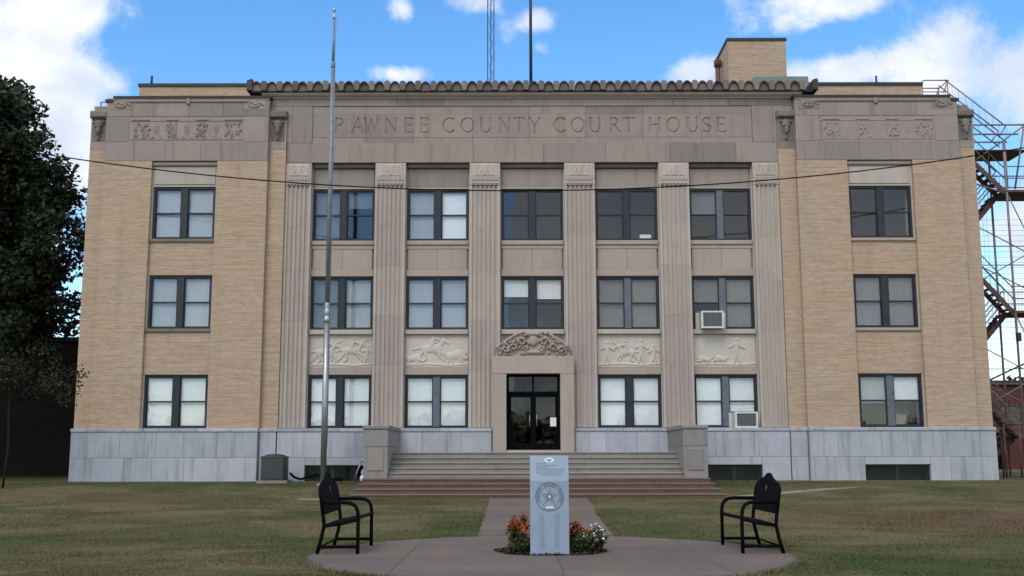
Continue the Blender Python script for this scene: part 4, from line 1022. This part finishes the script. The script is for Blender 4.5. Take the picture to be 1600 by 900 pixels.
# ------------------------------------------------------------------ flagpole
fx, fy = -7.18, 37.6; g0 = gz(fy)
FP = thing('flagpole', (fx, fy, g0), 'tall grey steel flagpole standing before the left windows', 'flagpole')
MB().lathe([(.22, -.05), (.22, .05), (.12, .10)], (fx, fy, g0)).build('base', CONCL, FP)
MB().cyl((fx, fy, g0), (fx, fy, 6.05), .105, .098, 12).build('lower_shaft', STEEL, FP)
MB().lathe([(.098, 6.05), (.13, 6.10), (.13, 6.22), (.09, 6.27), (.11, 6.33), (.125, 6.42), (.11, 6.50), (.085, 6.55), (.10, 6.62), (.10, 6.72), (.082, 6.76)], (fx, fy, 0)).build('collar', STEEL, FP)
MB().cyl((fx, fy, 6.7), (fx, fy, 15.3), .085, .07, 12).build('shaft', DULLST, FP)
MB().lathe([(.07, 15.25), (.085, 15.3), (.085, 15.42), (.055, 15.5)], (fx, fy, 0)).build('joint', DULLST, FP)
MB().cyl((fx, fy, 15.4), (fx, fy, 17.1), .05, .04, 10).build('upper_shaft', DULLST, FP)
MB().lathe([(.04, 17.1), (.06, 17.15), (.06, 17.25), (.03, 17.28), (.03, 17.36), (.055, 17.40), (.07, 17.46), (.055, 17.52), (.02, 17.55)], (fx, fy, 0)).build('truck', STEEL, FP)
MB().tube([(fx+.08, fy-.05, 17.1), (fx+.105, fy-.08, 10), (fx+.13, fy-.1, 1.8)], .008, 5).build('halyard', DULLST, FP)
MB().tube([(fx+.04, fy-.10, 1.8), (fx+.10, fy-.16, 1.75), (fx+.14, fy-.13, 1.85)], .012, 5).build('cleat', DARKST, FP)

# ------------------------------------------------------------------ condenser, hose cart
cx0, cx1, cy0, cy1 = -9.56, -8.70, 38.6, 39.4; g0 = gz(39)
AC = thing('condenser_unit', (-9.13, 39.0, g0), 'dark grey outdoor condenser unit against the left base wall', 'condenser')
bx('pad', CONCL, AC, cx0-.1, cx1+.1, cy0-.1, cy1+.1, g0-.05, g0+.06)
r = .1; out = []
for (qx, qy, a0) in ((cx1-r, cy1-r, 0), (cx0+r, cy1-r, 90), (cx0+r, cy0+r, 180), (cx1-r, cy0+r, 270)):
    out += [(qx+r*math.cos(R(a0+a)), qy+r*math.sin(R(a0+a))) for a in (0, 30, 60, 90)]
inn = [((x+9.13)*.95-9.13, (y-39)*.95+39) for x, y in out]
MB().prism(inn, 1.45, g0+.06, 'z').build('coil', ACGRILL, AC)
lv = MB()
for k in range(16): z = g0+.10+k*.047; lv.prism(out, z+.028, z, 'z')
lv.build('louvre', CONDENS, AC)
MB().prism(out, g0+.12, g0+.062, 'z').prism(out, 1.50, 1.42, 'z').build('casing', CONDENS, AC)
tp = MB().lathe([(.36, 1.50), (.34, 1.54), (.14, 1.58), (.05, 1.585)], (-9.13, 39.0, 0), 20).build('fan_guard', CONDENS, AC)
HC = thing('hose_cart', (-6.02, 39.2, gz(39.2)), 'dark hose cart leaning beside the left step block', 'hose cart')
g0 = gz(39.2)
MB().tube([(-6.34, 39.0, g0+.02), (-6.18, 39.05, g0+.5), (-6.08, 39.15, g0+.72), (-5.98, 39.2, g0+.62)], .028, 6).build('handle', STEEL, HC)
MB().tube([(-5.80, 39.2, g0+.02), (-5.86, 39.2, g0+.70)], .03, 6).build('frame', FRAMEGREY, HC)
for k in range(4):
    MB().tube([(-6.02+.21*math.cos(a)*(1-.1*k), 39.12+.05*k, g0+.32+.24*math.sin(a)*(1-.1*k)) for a in [2*math.pi*q/18 for q in range(19)]], .036, 7).build('hose_coil', BLACKM, HC)
MB().lathe([(.09, 0), (.10, .04), (.10, .16), (.05, .2)], (-6.02, 38.98, g0+.03), 12).build('reel_hub', PAPER, HC)
hose = MB().tube([(-8.62, 39.2, g0+.30), (-8.45, 39.1, g0+.16), (-8.2, 39.0, g0+.09), (-7.9, 39.1, g0+.20), (-7.7, 39.2, g0+.27), (-7.4, 39.3, g0+.10), (-6.8, 39.2, g0+.05)], .045, 8).build('garden_hose', BLACKM)
tag(hose, 'black hose lying along the wall beside the condenser', 'hose')

# ------------------------------------------------------------------ cable across the front
def cable(name, k0, y, z0, r, label):
    pts = [(x, y, z0+k0*(x+.5)**2) for x in np.linspace(-31, 31, 60)]
    o = MB().tube(pts, r, 6).build(name, WIREM); tag(o, label, 'cable')
cable('overhead_cable', .00500, 36.0, 10.34, .022, 'thin black overhead cable sagging across the courthouse front')
for s in (-1, 1):
    t = thing('utility_pole', (s*31.0, 36.0, .4), 'wooden utility pole carrying the cable, %s' % ('left end' if s < 0 else 'right end'), 'utility pole', 'utility poles')
    MB().cyl((s*31.0, 36.2, 0), (s*31.0, 36.2, 17.0), .16, .11, 10).build('post', BARK, t)
    MB().box(s*31-1.1, s*31+1.1, 36.05, 36.35, 16.0, 16.15).build('crossarm', BARK, t)

# ------------------------------------------------------------------ masts behind the roof
def lattice(x0, x1, y, z0, z1, label):
    t = thing('radio_mast', ((x0+x1)/2, y, z0), label, 'mast'); legs = [(x0, y), (x1, y), ((x0+x1)/2, y+.34)]
    for lx, ly in legs: MB().cyl((lx, ly, z0), (lx, ly, z1), .028, n=6).build('leg', DARKST, t)
    for a, b in ((0, 1), (1, 2), (2, 0)):
        w = MB(); n = int((z1-z0)/.45)
        for k in range(n):
            p, q = (legs[a], legs[b]) if k % 2 else (legs[b], legs[a]); w.tube([(p[0], p[1], z0+k*.45), (q[0], q[1], z0+k*.45+.45)], .009, 4, False)
        w.build('lacing', DARKST, t)
lattice(-2.15, -1.78, 60, .55, 33.0, 'slender lattice radio mast rising behind the roof')
t = thing('antenna_pole', (.33, 60, .55), 'single dark antenna pole right of the lattice mast', 'antenna')
MB().cyl((.33, 60, .55), (.33, 60, 20), .12, .10, 10).build('lower_tube', DARKST, t); MB().cyl((.33, 60, 20), (.33, 60, 33), .10, .08, 10).build('upper_tube', DARKST, t)

# ------------------------------------------------------------------ fire escape
FE = thing('fire_escape', (19.0, 44.5, .6), 'rusty steel zigzag fire escape on the right side of the courthouse', 'fire escape')
ya, yb = 43.8, 45.4
def tubes(name, m, segs, r, n=6):
    b = MB()
    for p, q in segs: b.tube([p, q], r, n)
    return b.build(name, m, FE)
for (x, y) in ((19.55, ya), (19.62, yb), (22.2, ya), (22.2, yb)):
    MB().cyl((x, y, .55), (x, y, 14.3), .05, n=8).build('post', FESTEEL, FE)
LZ = [12.25, 7.25, 2.25]; MZ = [14.75, 9.75, 4.75]
def landing(x0, x1, z):
    o = MB().box(x0, x1, ya-.05, yb+.05, z-.09, z).build('landing', RUST, FE)
    g = MB()
    for y in (ya, yb):
        for h in (.5, 1.0): g.tube([(x0, y, z+h), (x1, y, z+h)], .026, 6)
        for k in range(int((x1-x0)/.14)+1): g.tube([(x0+k*.14, y, z), (x0+k*.14, y, z+1.0)], .005, 4, False)
    g.build('railing', FESTEEL, o)
for z in LZ: landing(19.45, 22.3, z)
for z in MZ[1:]: landing(16.85, 17.35, z)
MB().box(16.9, 20.5, ya-.05, yb+.05, 13.91, 13.95).build('landing', RUST, FE)
def flight(xa, za, xb_, zb, yy):
    y0, y1 = yy; n = max(4, int(abs(za-zb)/.2)); f = MB()
    for y in (y0, y1):
        f.add([(xa, y, za-.24), (xa, y, za+.04), (xb_, y, zb+.04), (xb_, y, zb-.24), (xa, y+.04, za-.24), (xa, y+.04, za+.04), (xb_, y+.04, zb+.04), (xb_, y+.04, zb-.24)], [(0, 1, 2, 3), (7, 6, 5, 4), (0, 4, 5, 1), (1, 5, 6, 2), (2, 6, 7, 3), (3, 7, 4, 0)])
    o = f.build('stringer', RUST, FE)
    for k in range(n):
        t_ = (k+.5)/n; x = xa+(xb_-xa)*t_; z = za+(zb-za)*t_
        MB().box(x-.13, x+.13, y0+.045, y1-.005, z-.03, z).build('tread', RUST, o)
    g = MB()
    for y in (y0, y1):
        for h in (.5, .95): g.tube([(xa, y, za+h), (xb_, y, zb+h)], .024, 6)
        for k in range(n+1):
            x = xa+(xb_-xa)*k/n; z = za+(zb-za)*k/n; g.tube([(x, y, z), (x, y, z+.95)], .006, 4, False)
    g.build('railing', FESTEEL, o)
F0, F1 = (ya, ya+.72), (yb-.76, yb-.04)
flight(17.1, 14.75, 19.5, 12.25, F0)
for i in range(2):
    flight(19.5, LZ[i], 17.3, MZ[i+1], F1); flight(17.3, MZ[i+1], 19.5, LZ[i+1], F0)
flight(19.5, LZ[2], 17.6, .62, F1)
# flight from the roof down to the top platform, with the roof rail
ol = MB()
for y in (ya+.1, ya+.8):
    for h in (.35, 1.05): ol.tube([(17.35, y, 15.95+h), (19.75, y, 13.95+h)], .026, 6)
    for k in range(10): x = 17.35+2.4*k/9; z = 15.95-2.0*k/9; ol.tube([(x, y, z+.35), (x, y, z+1.05)], .006, 4, False)
    ol.tube([(19.75, y, 15.0), (19.45, y, 14.55)], .026, 6)
ol.build('roof_flight_railing', FESTEEL, FE)
flight(17.3, 15.6, 19.6, 13.95, (ya+.1, ya+.8)) if False else None
rl = MB()
for y in (ya, ya+1.0):
    rl.tube([(16.15, y, 15.2), (16.15, y, 16.2), (16.40, y, 16.95), (17.45, y, 16.95)], .027, 6); rl.tube([(16.2, y, 16.45), (17.3, y, 16.45)], .022, 6); rl.tube([(16.35, y, 14.25), (16.35, y, 16.9)], .02, 6); rl.tube([(17.4, y, 15.6), (17.4, y, 16.95)], .022, 6); rl.tube([(17.2, y, 16.4), (17.45, y, 16.95)], .022, 6)
rl.tube([(17.45, ya, 16.95), (17.45, ya+1.0, 16.95)], .022, 6); rl.build('roof_rail', FESTEEL, FE)
MB().box(16.0, 17.5, ya, ya+1.0, 15.50, 15.6).build('roof_platform', RUST, FE)
tubes('top_rail', FESTEEL, [((16.8, ya, 15.02), (20.5, ya, 15.02)), ((16.8, ya, 14.62), (20.2, ya, 14.62)), ((16.8, ya, 14.28), (19.7, ya, 14.28)), ((20.5, ya, 12.3), (20.5, ya, 15.1)), ((18.4, ya, 13.55), (20.5, ya, 15.0))], .036)
tubes('strut', FESTEEL, [((20.45, ya, 14.95), (19.9, ya, 12.3)), ((19.6, ya, 14.3), (19.6, ya, 12.3)), ((16.9, ya, 13.0), (19.5, ya, 12.1))], .038)
seg = []
for zt in (12.1, 7.1):
    seg += [((16.8, ya-.06, zt-.6), (22.2, ya-.06, zt-3.6)), ((16.8, yb+.06, zt-1.6), (22.2, yb+.06, zt-4.4)), ((16.8, ya, zt-2.2), (22.2, ya, zt-2.2)), ((16.8, yb, zt-2.7), (22.2, yb, zt-2.7)), ((17.2, ya-.02, zt-4.2), (22.2, ya-.02, zt-1.4)), ((19.6, ya, zt-.1), (21.6, ya, zt-4.9))]
tubes('brace', FESTEEL, seg, .024)
msh = MB()
for k in range(16): x = 17.0+k*.16; msh.tube([(x, yb+.1, 2.4), (x, yb+.1, 11.6)], .006, 4, False)
for k in range(40): z = 2.4+k*.23; msh.tube([(17.0, yb+.1, z), (22, yb+.1, z)], .006, 4, False)
msh.build('wire_screen', FESTEEL, FE)
tubes('low_frame', RUST, [((18.75, ya, .55), (18.75, ya, 2.7)), ((19.35, ya, .55), (19.35, ya, 2.7)), ((18.75, ya, 2.7), (20.4, ya, 2.7)), ((18.9, ya+.6, .55), (18.9, ya+.6, 2.5)), ((18.2, ya, 4.4), (20.4, ya, 5.4))], .04)
lt = MB().box(19.46, 19.66, ya-.16, ya-.07, 6.0, 6.35, ch=.02).build('lamp_box', DARKST, FE)

# ------------------------------------------------------------------ neighbours
NB = thing('brown_building', (-29, 55, .6), 'shade-darkened brown flat-roofed brick building behind the tree on the left', 'building')
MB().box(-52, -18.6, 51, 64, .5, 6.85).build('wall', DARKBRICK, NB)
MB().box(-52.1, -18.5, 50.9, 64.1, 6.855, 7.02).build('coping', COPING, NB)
MB().box(-18.59, -16.9, 53, 62, .5, 6.6).build('dark_gap_fill', DARKBRICK, NB)  # added dark box standing in for the shaded gap beside the courthouse
for x in (-34.0, -38.0):
    w_ = MB().box(x-.7, x+.7, 50.93, 51.05, 1.9, 4.1).build('window', FRAME, NB); MB().box(x-.6, x+.6, 50.91, 50.93, 2.0, 4.0).build('pane', GLASS, w_)
RB = thing('red_building', (38, 72, .6), 'dark red brick building seen past the fire escape', 'building')
MB().box(28.2, 56, 70, 84, .4, 5.9).build('wall', REDBRICK, RB)
MB().box(28.0, 56.2, 69.8, 84.2, 5.905, 6.2).build('roof_edge', COPING, RB)
for x in (30.9, 34.0):
    w_ = MB().box(x-.7, x+.7, 69.93, 70.05, 3.0, 4.6).build('window', FRAME, RB); MB().box(x-.6, x+.6, 69.91, 69.93, 3.1, 4.5).build('pane', GLASS, w_)
bx('door', BLACKM, RB, 29.3, 30.3, 69.92, 70.05, .5, 2.9)

# ------------------------------------------------------------------ trees
def tree(name, base, trunk, r0, clumps, per, spread, size, leafm, label, group=None, seed=1, limbs=10, cat='tree', twigs=()):
    t = thing(name, base, label, cat, group); g = random.Random(seed); tb = MB()
    top = Vector(trunk); b0 = Vector(base)
    tb.tube([b0-Vector((0, 0, .1)), b0.lerp(top, .33)+Vector((g.uniform(-.15, .15), 0, 0)), b0.lerp(top, .66), top], [r0*1.25, r0, r0*.75, r0*.35], 9)
    step = max(1, len(clumps)//limbs)
    for c in clumps[::step]:
        c = Vector(c); s0 = b0.lerp(top, min(.95, max(.25, (c.z-b0.z)/(top.z-b0.z+.01)*.75))); mid = s0.lerp(c, .5)+Vector((0, 0, .25))
        tb.tube([s0, mid, c], [r0*.35, r0*.2, r0*.06], 6, False)
    for path in twigs: tb.tube(path, [.03-.024*i/(len(path)-1) for i in range(len(path))], 5, False)
    tb.build('trunk', BARK if r0 > .06 else plain('dark_young_bark', (.012, .010, .009), .9), t)
    V, F = leaves(clumps, per, spread, size, .7, seed); from_arrays('crown', V, F, leafm, t)
    return t
def crown_pts(c, rad, n, seed, shell=.55):
    g = np.random.default_rng(seed); d = g.normal(0, 1, (n, 3)); d /= np.linalg.norm(d, axis=1)[:, None]
    return np.asarray(c)+d*(g.uniform(shell, 1, n)[:, None])*np.asarray(rad)
pts = np.concatenate([crown_pts((-24.0, 43.5, 9.1), (6.3, 4.6, 3.5), 320, 1, .35), crown_pts((-24.2, 43.3, 12.4), (5.3, 4.2, 3.2), 260, 2, .35), crown_pts((-23.9, 43.4, 6.6), (6.0, 4.0, 1.4), 150, 5, .2), crown_pts((-23.0, 43.4, 15.2), (2.6, 2.4, 1.8), 90, 3, .2)])
tree('broadleaf_tree', (-24.8, 43.5, .5), (-24.6, 43.4, 15.0), .5, pts, 270, (.92, .92, .62), .245, LEAFD, 'large dark leafy tree at the left edge', seed=4, limbs=40)
sp = crown_pts((-17.6, 37.0, 4.3), (2.1, 1.6, 1.0), 34, 8, .2)
tw = [[(-16.6, 36.6, 4.2), (-15.9, 36.5, 3.95), (-15.45, 36.5, 3.75)], [(-16.5, 36.6, 3.7), (-15.9, 36.5, 3.5), (-15.5, 36.5, 3.35)]]
sp = np.concatenate([sp, np.array([p for path in tw for p in path[1:]]*1)])
tree('young_tree', (-17.75, 37.0, .44), (-17.7, 37.0, 4.6), .034, sp, 60, (.46, .46, .34), .12, LEAFM, 'thin young tree with drooping twigs near the left corner', seed=6, limbs=5, twigs=tw)
for i, (x, y, h, r, lab) in enumerate(((31.0, 92, 9.3, 3.0, 'dark tree behind the red building, nearest the courthouse'), (37.0, 94, 9.6, 3.4, 'dark tree behind the red building, second from the courthouse'), (43.5, 95, 9.5, 3.3, 'dark tree behind the red building, third from the courthouse'))):
    tree('distant_tree', (x, y, .55), (x, y, h*.8), .25, crown_pts((x, y, h*.66), (r, r, h*.30), 60, 30+i, .3), 30, (.8, .8, .6), .45, LEAFM, lab, 'trees beyond the red building', 40+i, 10)

# wood across the street behind the viewer: it shows only as the dark foot of the reflections in the door and windows
g = np.random.default_rng(77)
bw = np.concatenate([crown_pts((x+g.uniform(-2, 2), -62+g.uniform(-6, 6), g.uniform(3.2, 4.6)), (5, 3.5, g.uniform(2.6, 4.2)), 30, int(100+x), .2) for x in range(-90, 91, 7)])
V, F = leaves(bw, 26, (1.2, 1.2, 1.0), .9, .7, 5)
tag(from_arrays('tree_line', V, F, LEAFD), 'far line of trees across the street, seen reflected in the door', 'trees', kind='stuff')
